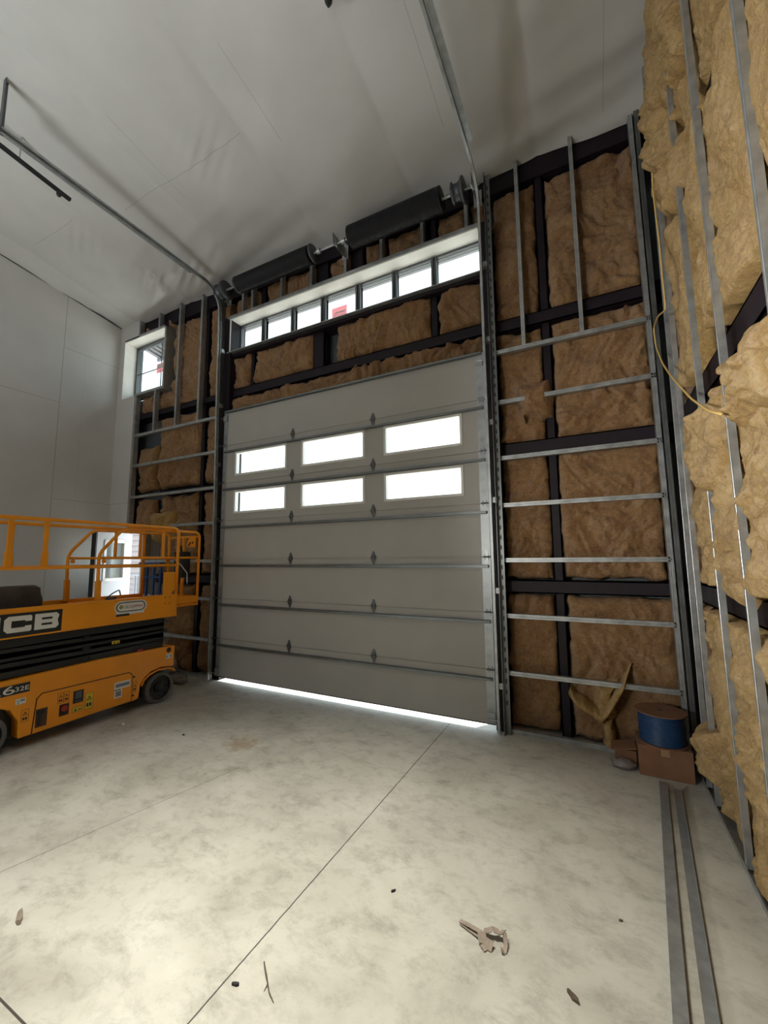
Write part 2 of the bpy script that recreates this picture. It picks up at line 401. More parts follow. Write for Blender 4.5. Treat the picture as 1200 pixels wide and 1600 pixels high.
# ------------------------------------------------------------------ setting
tag(obj('floor', MB().box(-8.7, 1.05, YB, YO + .02, -.2, 0), M['concrete']), 'bare grey concrete slab floor with saw-cut joints', 'floor', kind='structure')
tag(obj('ground_outside', MB().box(-45, 40, YO + .02, 60, -.2, -.02).box(-45, 40, -60, YB, -.2, -.02).box(-45, -8.7, YB, YO + .02, -.2, -.02).box(1.05, 40, YB, YO + .02, -.2, -.02), M['outground']), 'pale gravel yard outside the building', 'ground', kind='structure')
tag(obj('wall_left', MB().box(XL - .25, XL, YB, YO, 0, 8.0), M['drywall']), 'grey painted wallboard wall on the left side of the bay', 'wall', kind='structure')
# front wall: outer skin with openings, plus the finished return at the left corner
mb = MB()
def skin(x0, x1, z0, z1): mb.box(x0, x1, YO - .04, YO, z0, z1)
DX0, DX1 = -8.285, -7.385      # personnel doorway
W2 = (-8.265, -7.06, 5.13, 6.27)
W1 = (-5.33, -1.07, 5.36, 5.93)
GD = (-5.33, -1.03, 4.30)
skin(XL - .25, DX0, 0, W2[2]); skin(DX0, DX1, 2.42, W2[2]); skin(DX1, GD[0], 0, W2[2])
skin(XL - .25, W2[0], W2[2], 7); skin(W2[0], W2[1], W2[3], 7); skin(W2[1], W1[0], W2[2], 7)
skin(GD[0], GD[1], GD[2], W1[2]); skin(W1[0], W1[1], W1[3], 7); skin(GD[1], 1.05, 0, 7)
tag(obj('wall_front', mb, M['sheath']), 'blue-grey sheathing behind the open framing of the front wall', 'wall', kind='structure')
mb = MB()
for x0, x1, z0, z1 in [(XL, W2[0] - .04, 2.46, 6.68), (W2[0] - .04, -7.88, 2.46, W2[2] - .06), (W2[0] - .04, -7.86, W2[3] + .05, 6.68)]:
    mb.box(x0, x1, YS - .016, YS + .0, z0, z1)
tag(obj('wall_front_return', mb, M['drywall']), 'narrow strip of grey wallboard around the small high window', 'wall', kind='structure')
tag(obj('wall_right', MB().box(1.0, 1.05, YB, YO, 0, 8.0), M['sheath']), 'dark sheathing behind the open framing of the right wall', 'wall', kind='structure')
mb = MB().box(XL - .25, -5.6, YB - .2, YB, 0, 8).box(-4.0, 1.05, YB - .2, YB, 0, 8).box(-5.6, -4.0, YB - .2, YB, 2.5, 8)  # opening added to let daylight in from the rear
tag(obj('wall_back', mb, M['drywall']), 'rear wall of the bay around an opening added for daylight', 'wall', kind='structure')

# ceiling: sagging vinyl-faced insulation under the sloping roof
def ceil_mesh():
    x0, x1, y0, y1 = XL - .02, 1.0, YB, 4.79
    nx, ny = 260, 240
    vs, fs = [], []
    for j in range(ny + 1):
        y = y0 + (y1 - y0) * j / ny
        for i in range(nx + 1):
            x = x0 + (x1 - x0) * i / nx
            s = abs(math.sin((x + .35) * PI / 1.53))             # sag between the rafters
            z = cz(y) - .045 * s ** .6 + .03
            z += .030 * noise.noise(Vector((x * .9, y * .8, 3))) + .016 * noise.noise(Vector((x * 2.2 + y, y * 1.3, 9)))
            d = max(0, (y - 3.3) / 1.4)                          # folds gathering toward the front wall
            z += .060 * d * noise.noise(Vector((x * .55 + y * .5, y * 3.4 + x * .6, 5))) + .006 * d * noise.noise(Vector((x * 1.8, y * 7 + x * 2, 2)))
            z += .010 * abs(noise.noise(Vector((x * 1.5, y * 1.5, 21))))
            for cx, cy in ((-4.0, 3.05), (-6.9, 3.1), (-5.75, 4.25), (-6.6, 4.1)):  # puckers
                q = math.exp(-((x - cx) ** 2 / .10 + (y - cy) ** 2 / .05))
                z += .018 * q * math.sin((x * .5 + y) * 40)
            if y > 4.5: z += (y - 4.5) * .06
            vs.append((x, y, z))
    for j in range(ny):
        for i in range(nx):
            a = j * (nx + 1) + i
            fs.append((a, a + 1, a + nx + 2, a + nx + 1))
    b = MB(); b.add(vs, fs); return b
tag(obj('ceiling', ceil_mesh(), M['vinyl'], smooth=True), 'sloping white vinyl-faced insulation ceiling with seams and wrinkles', 'ceiling', kind='structure')
# roof over it with the ribbed eave outside
mb = MB()
mb.prism([(YB - .3, cz(YB - .3) + .16), (5.75, cz(5.75) + .16), (5.75, cz(5.75) + .24), (YB - .3, cz(YB - .3) + .24)], lambda a, b_, d: (d, a, b_), XL - .5, 1.5)
tag(obj('roof_deck', mb, M['darksteel']), 'metal roof deck over the bay', 'roof', kind='structure')
mb = MB()
prof = []
x = XL - .4
while x < 1.4:
    mb.prism([(5.05, cz(5.05) + .08), (5.75, cz(5.75) + .08), (5.75, cz(5.75) + .15), (5.05, cz(5.05) + .15)], lambda a, b_, d: (d, a, b_), x, x + .115)
    mb.prism([(5.05, cz(5.05) + .045), (5.75, cz(5.75) + .045), (5.75, cz(5.75) + .15), (5.05, cz(5.05) + .15)], lambda a, b_, d: (d, a, b_), x + .115, x + .15)
    x += .15
mb.box(XL - .4, 1.4, 5.73, 5.78, cz(5.75) + .0, cz(5.75) + .2)
tag(obj('eave_soffit', mb, M['soffit']), 'pale ribbed metal eave outside above the windows', 'eave', kind='structure')

# dark gap trims where ceiling meets walls
tag(obj('trim_1', MB().prism([(-3.4, cz(-3.4) - .012), (4.68, cz(4.68) - .012), (4.68, cz(4.68) + .02), (-3.4, cz(-3.4) + .02)], lambda a, b_, d: (d, a, b_), XL, XL + .012), M['darksteel']), 'thin dark joint where left wall meets the ceiling', 'trim', kind='structure')

# ------------------------------------------------------------------ steel framing
def cprof(w, d, t=.0025, lip=.010):
    # C section: flange face of width w at v=0 (room side), depth d along +v
    return [(-w / 2, 0), (-w * .12, 0), (-w * .08, .004), (w * .08, .004), (w * .12, 0), (w / 2, 0), (w / 2, d), (w / 2 - lip, d), (w / 2 - lip, d - t), (w / 2 - t, d - t), (w / 2 - t, t + .003), (-w / 2 + t, t + .003), (-w / 2 + t, d - t), (-w / 2 + lip, d - t), (-w / 2 + lip, d), (-w / 2, d)]
CS = cprof(.041, .09)
CH = cprof(.046, .055)
def vstud(x, z0, z1, label, group, name='steel_stud', y=YS, w=CS):
    o = obj(name, MB().sweep(w, (x, y, z0), (x, y, z1), (1, 0, 0), (0, 1, 0)), M['galv'])
    return tag(o, label, 'stud', group)
def hstud(x0, x1, z, label, group, name='steel_channel', y=YS, z1=None):
    z1 = z if z1 is None else z1
    o = obj(name, MB().sweep(CH, (x0, y, z), (x1, y, z1), (0, 0, 1), (0, 1, 0)), M['galv'])
    return tag(o, label, 'channel', group)
zs = [.62, 1.225, 1.83, 2.445, 2.987, 3.65, 4.258]
g = 'horizontal channels right of the garage door'
for k, z in enumerate(zs):
    if k == 5:
        hstud(-.95, -.60, z, 'short broken length of steel channel beside the garage door track, sixth row up', g, z1=z - .005)
        hstud(-.40, .64, z, 'sixth steel channel up, cut short left of the corner behind a hanging tuft', g)
    elif k == 6:
        hstud(-.95, .64, z, 'topmost steel channel right of the garage door, carrying two tall studs', g)
    else:
        hstud(-.95, .64, z, '%s steel channel up from the floor between garage door and right corner' % ORD[k], g)
hstud(-.97, .60, .022, 'steel bottom track on the floor right of the garage door', 'floor tracks of the front wall', name='floor_track')
vstud(-.59, 4.28, cz(YS) + .02, 'tall steel stud near the right door track, above the top channel', 'tall studs at the top right')
vstud(.012, 4.28, cz(YS) + .02, 'tall steel stud midway between door track and right corner, above top channel', 'tall studs at the top right')
mb = MB().sweep(CS, (.645, YS, 0), (.60, YS, 6.7), (1, 0, 0), (0, 1, 0))
tag(obj('corner_stud', mb, M['galv']), 'full-height steel stud at the right end of the front wall', 'stud')
mb = MB().sweep(CS, (.70, YS - .02, 0), (.655, YS - .02, 6.7), (1, 0, 0), (0, 1, 0))
tag(obj('corner_stud', mb, M['strut']), 'dull dark stud doubled against the corner stud', 'stud')
# left bay
zl = [.59, 1.228, 1.84, 2.465, 3.05, 3.66, 4.258]
g = 'horizontal channels left of the garage door'
for k, z in enumerate(zl):
    x0 = -7.88 if k > 3 else -7.30
    lab = '%s steel channel up from the floor left of the garage door' % ORD[k] if k < 6 else 'topmost steel channel left of the garage door with studs standing on it'
    hstud(x0, -5.46, z, lab, g)
hstud(-7.15, -5.46, .022, 'steel bottom track on the floor behind the scissor lift', 'floor tracks of the front wall', name='floor_track')
g = 'studs above the top left channel'
vstud(-6.655, 4.28, 6.66, 'tall steel stud right of the small high window', g)
vstud(-6.055, 4.28, 6.66, 'tall steel stud midway between small high window and garage door track', g)
vstud(-7.275, 4.28, 5.08, 'short steel stud under the small high window', g)
vstud(-7.26, 6.33, 6.66, 'very short steel stud above the small high window', g)
vstud(-7.865, 6.33, 6.66, 'short steel stud capping the wallboard edge above the small high window', g)
vstud(-7.86, 2.45, 5.07, 'steel stud along the wallboard edge under the small high window', g)
vstud(-7.31, .02, 2.45, 'steel stud at the jamb of the open doorway', g)
# cripples above the clerestory
cx = [-5.05, -4.836, -4.216, -3.629, -3.011, -2.421, -1.807, -1.211]
for k, x in enumerate(cx):
    vstud(x, 5.98, 6.58, '%s short steel stud from the left above the long ribbon window' % ORD[k], 'short studs above the ribbon window')

# right wall studs along the wall (face toward the room, x = XR)
def rstud(y, z1, label, lean=0.0, w=.041):
    pr = cprof(w, .034, lip=.008)
    o = obj('steel_stud', MB().sweep(pr, (XR, y, .03), (XR, y + lean, z1), (0, 1, 0), (1, 0, 0)), M['galv'])
    return tag(o, label, 'stud', 'studs of the right wall')
rstud(4.30, cz(4.3) + .02, 'right wall steel stud closest to the front corner', lean=.05)
rstud(4.02, cz(4.0) + .02, 'second right wall steel stud from the front corner', lean=.16)
rstud(3.33, cz(3.3) + .02, 'third right wall steel stud from the front corner, half buried in wool', lean=.17)
rstud(2.78, cz(2.8) + .02, 'fourth right wall steel stud from the front corner, bright edge', lean=.13)
rstud(2.10, cz(2.1) + .02, 'right wall steel stud nearest the picture edge', lean=.05)
rstud(1.49, cz(1.5) + .02, 'right wall steel stud just past the edge of view')
tag(obj('floor_track', MB().sweep([(0, 0), (.1, 0), (.1, .035), (.097, .035), (.097, .003), (.003, .003), (.003, .035), (0, .035)], (XR - .005, .6, 0), (XR - .005, 4.66, 0), (1, 0, 0), (0, 0, 1)), M['galv']), 'steel bottom track along the foot of the right wall', 'channel')

# purple primed girts and posts
def girt(x0, x1, z, label, h=.15, y0=4.80, y1=5.0, g='dark girts of the front wall'):
    mb = MB()
    mb.box(x0, x1, y0, y0 + .012, z - h / 2, z + h / 2).box(x0, x1, y0, y1, z - h / 2, z - h / 2 + .012).box(x0, x1, y0, y1, z + h / 2 - .012, z + h / 2)
    return tag(obj('steel_girt', mb, M['primer']), label, 'girt', g)
girt(-.93, .95, 4.62, 'dark purple girt right of the garage door, above the top channel')
girt(-.93, .95, 3.10, 'dark purple girt right of the garage door at mid height')
girt(-.93, .95, 1.54, 'dark purple girt right of the garage door near waist height', h=.14)
girt(-8.2, -5.46, 4.66, 'dark purple girt left of the garage door, under the small high window', h=.11)
girt(-7.1, -5.46, 3.10, 'dark purple girt left of the garage door at mid height', h=.07)
girt(-7.1, -5.46, 1.54, 'dark purple girt behind the scissor lift rails')
tag(obj('steel_girt', MB().box(-5.33, -1.05, 4.75, 5.0, 5.29, 5.338), M['primer']), 'dark girt under the sill of the ribbon window', 'girt', 'dark girts of the front wall')
girt(-5.40, -1.00, 4.65, 'long dark purple girt between garage door and ribbon window')
tag(obj('eave_girt', MB().box(-8.2, .95, 4.80, 5.0, 6.40, 6.72), M['primer']), 'black eave girt along the top of the front wall', 'girt')
def post(x, z0, z1, label, w=.10, y0=4.83, mat='primer'):
    mb = MB().box(x - w / 2, x + w / 2, y0, y0 + .012, z0, z1).box(x - w / 2, x - w / 2 + .012, y0, 5.0, z0, z1).box(x + w / 2 - .012, x + w / 2, y0, 5.0, z0, z1)
    return tag(obj('wall_post', mb, M[mat]), label, 'post', 'dark posts in the front wall')
post(-.36, 0, 6.4, 'tall dark purple post right of the garage door')
post(-6.03, 0, 6.4, 'tall dark purple post left of the garage door', w=.085)
post(-4.90, 4.72, 5.33, 'short dark post under the ribbon window, first from the left', w=.07)
post(-3.56, 4.72, 5.33, 'wide dark post under the ribbon window beside the uninsulated gap', w=.20)
post(-1.70, 4.72, 5.33, 'short dark post under the ribbon window, nearest the right door track', w=.10)
post(-2.88, 5.98, 6.4, 'wide dark post above the middle of the ribbon window', w=.22)
post(-1.69, 5.98, 6.4, 'narrow dark post above the right end of the ribbon window', w=.09)
post(-3.50, 5.98, 6.4, 'dark post above the ribbon window left of the middle', w=.22)
post(-4.70, 5.98, 6.4, 'dark post above the left end of the ribbon window', w=.10)
# girts on the right wall
def rgirt(z, label, h=.16):
    mb = MB().box(.79, .802, -2, 4.9, z - h / 2, z + h / 2).box(.79, .98, -2, 4.9, z + h / 2 - .012, z + h / 2).box(.79, .98, -2, 4.9, z - h / 2, z - h / 2 + .012)
    return tag(obj('steel_girt', mb, M['primer']), label, 'girt', 'dark girts of the right wall')
rgirt(1.545, 'dark purple girt along the right wall near waist height')
rgirt(3.12, 'dark purple girt along the right wall above head height', h=.18)
rgirt(4.68, 'dark purple girt along the right wall high up behind torn wool')

# ------------------------------------------------------------------ fibreglass batts
def batt_mesh(fn, u0, u1, v0, v1, thick, seed, amp=.05, ragged=.03, step=.0145, cell=2.6, flat=.35, shape=None, round_=.09):
    nu = max(6, int((u1 - u0) / step)); nv = max(6, int((v1 - v0) / step))
    off = Vector((seed * 5.17, seed * 2.71, seed * 9.13))
    vs = []
    for j in range(nv + 1):
        t = j / nv
        for i in range(nu + 1):
            s = i / nu
            u = u0 + (u1 - u0) * s; v = v0 + (v1 - v0) * t
            p = Vector((u, v, 0)) + off
            # ragged outline: push the rim in and out
            eu = min(s, 1 - s) * (u1 - u0); ev = min(t, 1 - t) * (v1 - v0)
            k = max(0, 1 - min(eu, ev) / .12)
            if k > 0:
                u += ragged * k * (noise.noise(p * 5.1) + .8 * noise.noise(p * 13) - .35 * (1 if s < .5 else -1))
                v += ragged * k * (noise.noise(p * 4.3 + Vector((9, 9, 9))) + .8 * noise.noise(p * 12 + Vector((3, 3, 3))) - .35 * (1 if t < .5 else -1))
            w = p + Vector((noise.noise(p * 1.7), noise.noise(p * 1.7 + Vector((5, 1, 2))), 0)) * .35
            b1 = abs(noise.noise(w * cell)); b2 = abs(noise.noise(w * cell * 2.3 + Vector((4, 4, 4)))); b3 = noise.noise(p * 16); b4 = noise.noise(p * 33)
            w2 = w + noise.noise_vector(p * 4.2) * .085
            b5 = abs(noise.noise(w2 * 8.5)); b6 = abs(noise.noise(w2 * 19 + Vector((7, 1, 0))))
            h = amp * (2.1 * b1 + 1.0 * b2 - .75 + .62 * b5 + .36 * b6) + amp * .16 * b3 + amp * .16 * b4
            e = min(1, min(eu, ev) / round_)
            prof = math.sqrt(max(0, 1 - (1 - e) ** 2))
            d = thick * prof + h * (.25 + .75 * prof)
            if shape: d += shape(s, t)
            vs.append(fn(u, v, d))
    fs = [(j * (nu + 1) + i, j * (nu + 1) + i + 1, (j + 1) * (nu + 1) + i + 1, (j + 1) * (nu + 1) + i) for j in range(nv) for i in range(nu)]
    # skirt to the back
    rim = [j * 0 + i for i in range(nu + 1)] + [j * (nu + 1) + nu for j in range(1, nv + 1)] + [nv * (nu + 1) + i for i in range(nu - 1, -1, -1)] + [j * (nu + 1) for j in range(nv - 1, 0, -1)]
    def back(i):
        j, k = divmod(i, nu + 1)
        return fn(u0 + (u1 - u0) * k / nu, v0 + (v1 - v0) * j / nv, -.04)
    b0 = len(vs)
    vs += [back(i) for i in rim]
    n = len(rim)
    fs += [(rim[i], rim[(i + 1) % n], b0 + (i + 1) % n, b0 + i) for i in range(n)]
    fs.append(tuple(range(b0, b0 + n)))
    mb = MB(); mb.add(vs, fs); return mb
FB = 4.93
def ffront(u, v, d): return (u, FB - d, v)
def fright(u, v, d): return (.93 - d, u, v)
seedc = [1]
def batt(kind, u0, u1, v0, v1, label, group, thick=.11, mat='batt', name='insulation_batt', fn=None, **kw):
    seedc[0] += 1
    mb = batt_mesh(fn or (ffront if kind == 'f' else fright), u0, u1, v0, v1, thick, seedc[0], **kw)
    return tag(obj(name, mb, M[mat], smooth=True), label, 'insulation', group)
g = 'batts right of the garage door'
rows = [(.04, 1.44, 'on the floor'), (1.64, 3.01, 'in the second row up'), (3.19, 4.53, 'in the third row up'), (4.71, 6.36, 'in the top row')]
for k, (z0, z1, t) in enumerate(rows):
    batt('f', -.91, -.42, z0, z1, 'narrow tan fibreglass batt %s between door track and purple post' % t, g, amp=.04 if k < 1 else .055, thick=.09)
    batt('f', -.30, .62 if k else .66, z0, z1, 'wide tan fibreglass batt %s between purple post and right corner' % t, g, amp=.04 if k < 1 else .055, thick=.09)
g = 'batts left of the garage door'
for k, (z0, z1, t) in enumerate(rows):
    if k == 3:
        batt('f', -6.93, -6.10, z0, z1, 'wide tan batt in the top row right of the small high window', g, amp=.055)
        batt('f', -5.95, -5.47, z0, z1, 'narrow tan batt in the top row beside the left door track', g, amp=.05)
        continue
    x0 = -7.08 if k < 1 else (-7.80 if k == 2 else -7.10)
    if k == 2:
        batt('f', -7.84, -7.35, z0, z1 - .5, 'small tan batt under the small high window beside the wallboard', g, amp=.05)
        batt('f', -7.25, -6.12, z0, z1, 'wide tan batt in the third row up left of the purple post', g, amp=.06)
    else:
        batt('f', x0, -6.12, z0, z1, 'wide tan batt %s behind the scissor lift' % t, g, amp=.07, ragged=.06)
    batt('f', -5.95, -5.47, z0, z1, 'narrow tan batt %s beside the left door track' % t, g, amp=.045)
batt('f', -7.84, -6.75, 4.74, 5.06, 'crumpled tan batt stuffed under the small high window', g, amp=.09, thick=.12)
batt('f', -7.84, -7.0, 6.32, 6.55, 'thin tan batt strip above the small high window', g, amp=.05)
batt('f', -7.84, -7.35, 2.46, 3.0, 'tan batt piece over the open doorway', g, amp=.05)
g = 'batts between the garage door and the ribbon window'
batt('f', -5.34, -4.96, 4.75, 5.30, 'small crumpled batt under the left end of the ribbon window', g, amp=.075, thick=.12)
batt('f', -4.84, -3.66, 4.75, 5.32, 'long tan batt under the ribbon window, left of the uninsulated gap', g, amp=.06, thick=.12)
batt('f', -3.22, -1.77, 4.76, 5.33, 'long slumped batt under the ribbon window, right of the uninsulated gap', g, amp=.06, thick=.13, ragged=.08)
batt('f', -1.64, -1.05, 4.75, 5.33, 'batt under the right end of the ribbon window beside the door track', g, amp=.05, thick=.12)
batt('f', -5.36, -1.06, 4.31, 4.57, 'long ragged strip of batt along the head of the garage door', g, amp=.07, thick=.13, ragged=.07, cell=4)
g = 'batts above the ribbon window'
up = [(-5.36, -4.78), (-4.63, -4.25), (-4.19, -3.63), (-3.37, -3.02), (-2.75, -2.45), (-2.39, -1.84), (-1.77, -1.74), (-1.62, -1.24), (-1.18, -1.0)]
k = 0
for x0, x1 in up:
    if x1 - x0 < .1: continue
    batt('f', x0, x1, 5.99, 6.40, '%s tan batt from the left above the ribbon window' % ORD[k], g, amp=.05, thick=.10); k += 1
# right wall, columns between studs, top to bottom
g = 'batts of the right wall'
SY = [(4.30, .05), (4.02, .16), (3.33, .17), (2.78, .13), (2.10, .05), (1.49, .0), (.80, .0)]
where_ = ['between first and second right wall studs', 'between second and third right wall studs', 'between third and fourth right wall studs', 'between fourth and last visible right wall studs', 'at the picture edge', 'past the picture edge']
cols = [(4.36, 4.66, 'in the front corner', 0, 0)]
for k in range(6):
    (ya, la), (yb, lb) = SY[k], SY[k + 1]
    cols.append((yb - .012, ya + .012, where_[k], lb, la))
rrow = [(.05, 1.45, 'bottom'), (1.64, 2.90, 'waist to head height'), (3.26, 4.58, 'high'), (4.78, None, 'topmost')]
def drape(a, b):
    return lambda s, t: a * .5 * (math.sin(PI * s) ** .7) * (.3 + .7 * math.sin(b + t * 7 + 2 * s)) + a * .3 * math.sin(s * 9 + b * 3 + 2.5 * math.sin(t * 4 + b))
def leanfn(y0, y1, l0, l1):
    def fn(u, v, d):
        q = min(1, max(0, (u - y0) / (y1 - y0)))
        return (.93 - d, u + (l0 + (l1 - l0) * q) * v / 6.9, v)
    return fn
for c, (y0, y1, where, l0, l1) in enumerate(cols):
    for r, (z0, z1, rn) in enumerate(rrow):
        zz = z1 if z1 else cz(y1) - .12
        a0, a1 = y0, y1
        kw = dict(thick=.188, amp=.035, mat='batt_lit', ragged=.012, shape=drape(.045, c + r * 2.0), step=.0125, cell=2.2, round_=.018)
        if c == 0: kw.update(thick=.12, mat='batt', round_=.06)
        if c == 1:
            if r > 1: continue
            kw.update(thick=.12, mat='batt', round_=.05)
        if c == 2 and r == 2: a0 = 3.64; kw.update(ragged=.03)
        if c == 3 and r == 2: z0 += .12; a1 -= .12; kw.update(ragged=.03)
        if c >= 2 and r in (0, 1): kw.update(thick=.19, amp=.05, cell=2.8)
        if c in (3, 4, 5) and r == 3: kw.update(thick=.185, cell=1.3, amp=.04)
        if c == 2 and r == 3: z0 += .35; kw.update(thick=.21, ragged=.04, amp=.05)
        batt('r', a0, a1, z0, zz, '%s yellow wool batt %s' % (rn, where), g, fn=leanfn(y0, y1, l0, l1), **kw)

g = 'loose tufts of wool'
tk = dict(name='insulation_tuft', amp=.06, cell=3.2, round_=.11, step=.011, ragged=.07)
batt('f', .48, .64, 5.90, 6.20, 'small dark tuft caught at the top of the corner stud', g, thick=.24, **tk)
batt('r', 3.62, 4.10, 4.85, 6.05, 'long torn flap of yellow wool hanging between right wall studs', g, thick=.30, mat='batt_lit', **tk)
batt('r', 3.36, 3.70, 4.52, 4.95, 'yellow wool flap folded over the high purple girt', g, thick=.285, mat='batt_lit', **tk)
batt('r', 2.95, 3.36, 5.20, 6.0, 'thick yellow fold bulging out at the top between right wall studs', g, thick=.30, mat='batt_lit', **tk)
batt('r', 2.98, 3.62, 2.26, 2.86, 'yellow wool clump crossing over the third right wall stud', g, thick=.29, mat='batt_lit', **tk)
batt('r', 2.25, 2.74, 2.52, 2.92, 'yellow wool lump under the upper purple girt', g, thick=.27, mat='batt_lit', **tk)
batt('r', 2.90, 3.28, 1.60, 1.92, 'yellow wool lump resting on the lower purple girt', g, thick=.265, mat='batt_lit', **tk)
batt('r', 3.92, 4.26, .16, .56, 'pale yellow wool tuft sticking out beside the blue cable spool', g, thick=.33, mat='batt_lit', **tk)
batt('f', -.68, -.34, 3.42, 3.80, 'tan tuft hanging over the broken steel channel', g, thick=.265, **tk)
batt('f', -7.15, -6.62, 2.22, 2.70, 'pale wool clump above the scissor lift end rail', g, thick=.27, mat='batt_lit', **tk)
# torn V-shaped flap hanging by the purple post low on the right
def vfn(u, v, d):
    return (u, FB - d - .02 * math.sin(u * 20), v + (1.75 * (u + .03) if u > -.03 else -.75 * (u + .03)))
w_ = batt('f', -.31, .235, .225, .325, 'torn flap of yellow wool dangling beside the tall purple post near the floor', g, fn=vfn, thick=.275, mat='batt_lit', name='insulation_tuft', amp=.04, cell=5, round_=.05, step=.009, ragged=.05)
batt('f', -.10, .10, .28, .62, 'pale lump of yellow wool behind the torn dangling flap', g, thick=.235, mat='batt_lit', name='insulation_tuft', amp=.05, cell=4, round_=.10, step=.010, ragged=.06)
batt('f', -.02, .065, .01, .27, 'thin strand of yellow wool reaching the floor under the torn flap', g, thick=.25, mat='batt_lit', name='insulation_tuft', amp=.03, cell=5, round_=.04, step=.009, ragged=.03)

# ------------------------------------------------------------------ windows
t = thing('window_1', 'long seven-pane ribbon window high above the garage door', 'window', (-3.2, 4.95, 5.36), kind='structure')
x0, x1, z0, z1 = W1
mb = MB().box(x0 - .0, x1 + .0, 4.70, 5.02, z1, z1 + .02).box(x0, x0 + .02, 4.70, 5.02, z0, z1)
obj('reveal', mb, M['reveal'], t)
tag(obj('casing', MB().box(x0 - .05, x1 + .03, 4.690, 4.74, z1 + .02, z1 + .065).box(x0 - .05, x1 + .03, 4.69, 4.93, z0 - .018, z0 - .005), M['galv'], t), 'steel channel around the opening')
ed = [-5.362, -4.800, -4.713, -4.172, -4.092, -3.583, -3.486, -2.953, -2.865, -2.350, -2.270, -1.757, -1.675, -1.12]
ed = [e * 4.95 / 4.93 for e in ed]; ed[0] = x0 + .04; ed[-1] = x1 - .02
mb = MB().box(x0, x1, 4.92, 4.99, z0 - .005, z0 + .04).box(x0, x1, 4.92, 4.99, z1 - .016, z1).box(x0 + .02, ed[0], 4.92, 4.99, z0, z1).box(ed[-1], x1, 4.92, 4.99, z0, z1)
obj('window_frame', mb, M['winframe'], t)
for k in range(1, 7):
    a, b_ = ed[2 * k - 1], ed[2 * k]
    obj('mullion', MB().box(a, a + .03, 4.915, 4.99, z0, z1).box(b_ - .03, b_, 4.915, 4.99, z0, z1).box(a, b_, 4.94, 4.99, z0, z1), M['winframe'], t)
for k in range(7):
    s_ = obj('sash', MB().box(ed[2 * k], ed[2 * k + 1], 4.935, 4.97, z1 - .052, z1 - .042).box(ed[2 * k], ed[2 * k + 1], 4.935, 4.97, z0 + .04, z0 + .055), M['winframe'], t)
    obj('pane', MB().box(ed[2 * k], ed[2 * k + 1], 4.95, 4.956, z0 + .03, z1 - .01), M['glass'], s_)
st = obj('sticker', MB().box(-3.40, -3.13, 4.942, 4.944, 5.50, 5.69), M['redfilm'], t)
mb = MB()
for a, b_, zz, hh in [(-3.34, -3.16, 5.59, .02), (-3.35, -3.17, 5.56, .008), (-3.37, -3.17, 5.525, .012)]: mb.box(a, b_, 4.940, 4.942, zz, zz + hh)
mb.box(-3.36, -3.345, 4.94, 4.942, 5.56, 5.60)
obj('print', mb, M['labelwhite'], st)

t = thing('window_2', 'small square window high in the left corner of the front wall', 'window', (-7.6, 4.95, 5.13), kind='structure')
x0, x1, z0, z1 = W2
mb = MB().box(x0 - .04, x1, 4.69, 5.02, z1, z1 + .02)
mb.prism([(4.685, x0 - .035), (4.93, x0 - .02), (5.02, x0 - .02), (5.02, x0 - .06), (4.685, x0 - .06)], lambda a, b_, d: (b_, a, d), z0 - .05, z1 + .02)
obj('reveal', mb, M['reveal'], t)
tag(obj('casing', MB().box(x1, x1 + .045, 4.69, 4.93, z0 - .06, z1 + .06).box(-7.84, x1 + .045, 4.69, 4.74, z1 + .02, z1 + .06).box(-7.90, x1, 4.70, 4.93, z0 - .055, z0 - .005), M['galv'], t), 'steel channel around the opening')
mb = MB().box(x0 - .05, x1, 4.92, 4.99, z0 - .01, z0 + .05).box(x0 - .05, x1, 4.92, 4.99, z1 - .03, z1).box(x0 - .05, x0 + .02, 4.92, 4.99, z0, z1).box(x1 - .04, x1, 4.92, 4.99, z0, z1)
mb.box(x0, x1, 4.93, 4.97, z1 - .075, z1 - .058)
obj('window_frame', mb, M['winframe'], t)
xm = -7.50; zm = 5.68
obj('glazing_bar', MB().box(xm - .008, xm + .008, 4.945, 4.962, z0 + .04, z1 - .05).box(x0, x1, 4.945, 4.962, zm - .008, zm + .008), M['winframe'], t)
obj('pane', MB().box(x0, x1, 4.95, 4.956, z0 + .04, z1 - .03), M['glass'], t)
st = obj('sticker', MB().box(-7.62, -7.36, 4.936, 4.938, 5.57, 5.77), M['redfilm'], t)
obj('print', MB().box(-7.59, -7.40, 4.934, 4.936, 5.75, 5.66).box(-7.58, -7.42, 4.934, 4.936, 5.60, 5.608), M['labelwhite'], st)

# open personnel door in the left corner
t = thing('door_1', 'pale grey door with a glass light standing open beyond the scissor lift', 'door', (-7.72, 4.70, 0), kind='structure')
tag(obj('door_frame', MB().box(DX0 - .06, DX0, 4.68, 5.05, 0, 2.46).box(DX1, DX1 + .05, 4.68, 5.05, 0, 2.46).box(DX0 - .06, DX1 + .05, 4.68, 5.05, 2.40, 2.46), M['white'], t), 'white frame')
hp = Vector((DX0 + .03, 5.0, .0)); fp = Vector((-7.955, 4.18, 0))
dv = (fp - hp).normalized(); nv_ = Vector((dv.y, -dv.x, 0));  L = (fp - hp).length
if nv_.x < 0: nv_ = -nv_
def dl(a, z, d): return hp + dv * a + nv_ * d + Vector((0, 0, z))
mb = MB()
def dbox(mb, a0, a1, z0, z1, d0, d1):
    mb.prism([(a0, z0), (a1, z0), (a1, z1), (a0, z1)], lambda a, b_, d: dl(a, b_, d), d0, d1)
for a0, a1, z0, z1 in [(0, .18, .01, 2.38), (L - .20, L, .01, 2.38), (.18, L - .20, .01, 1.50), (.18, L - .20, 2.22, 2.38)]: dbox(mb, a0, a1, z0, z1, 0, .045)
lf = obj('door_leaf', mb, M['leaf'], t)
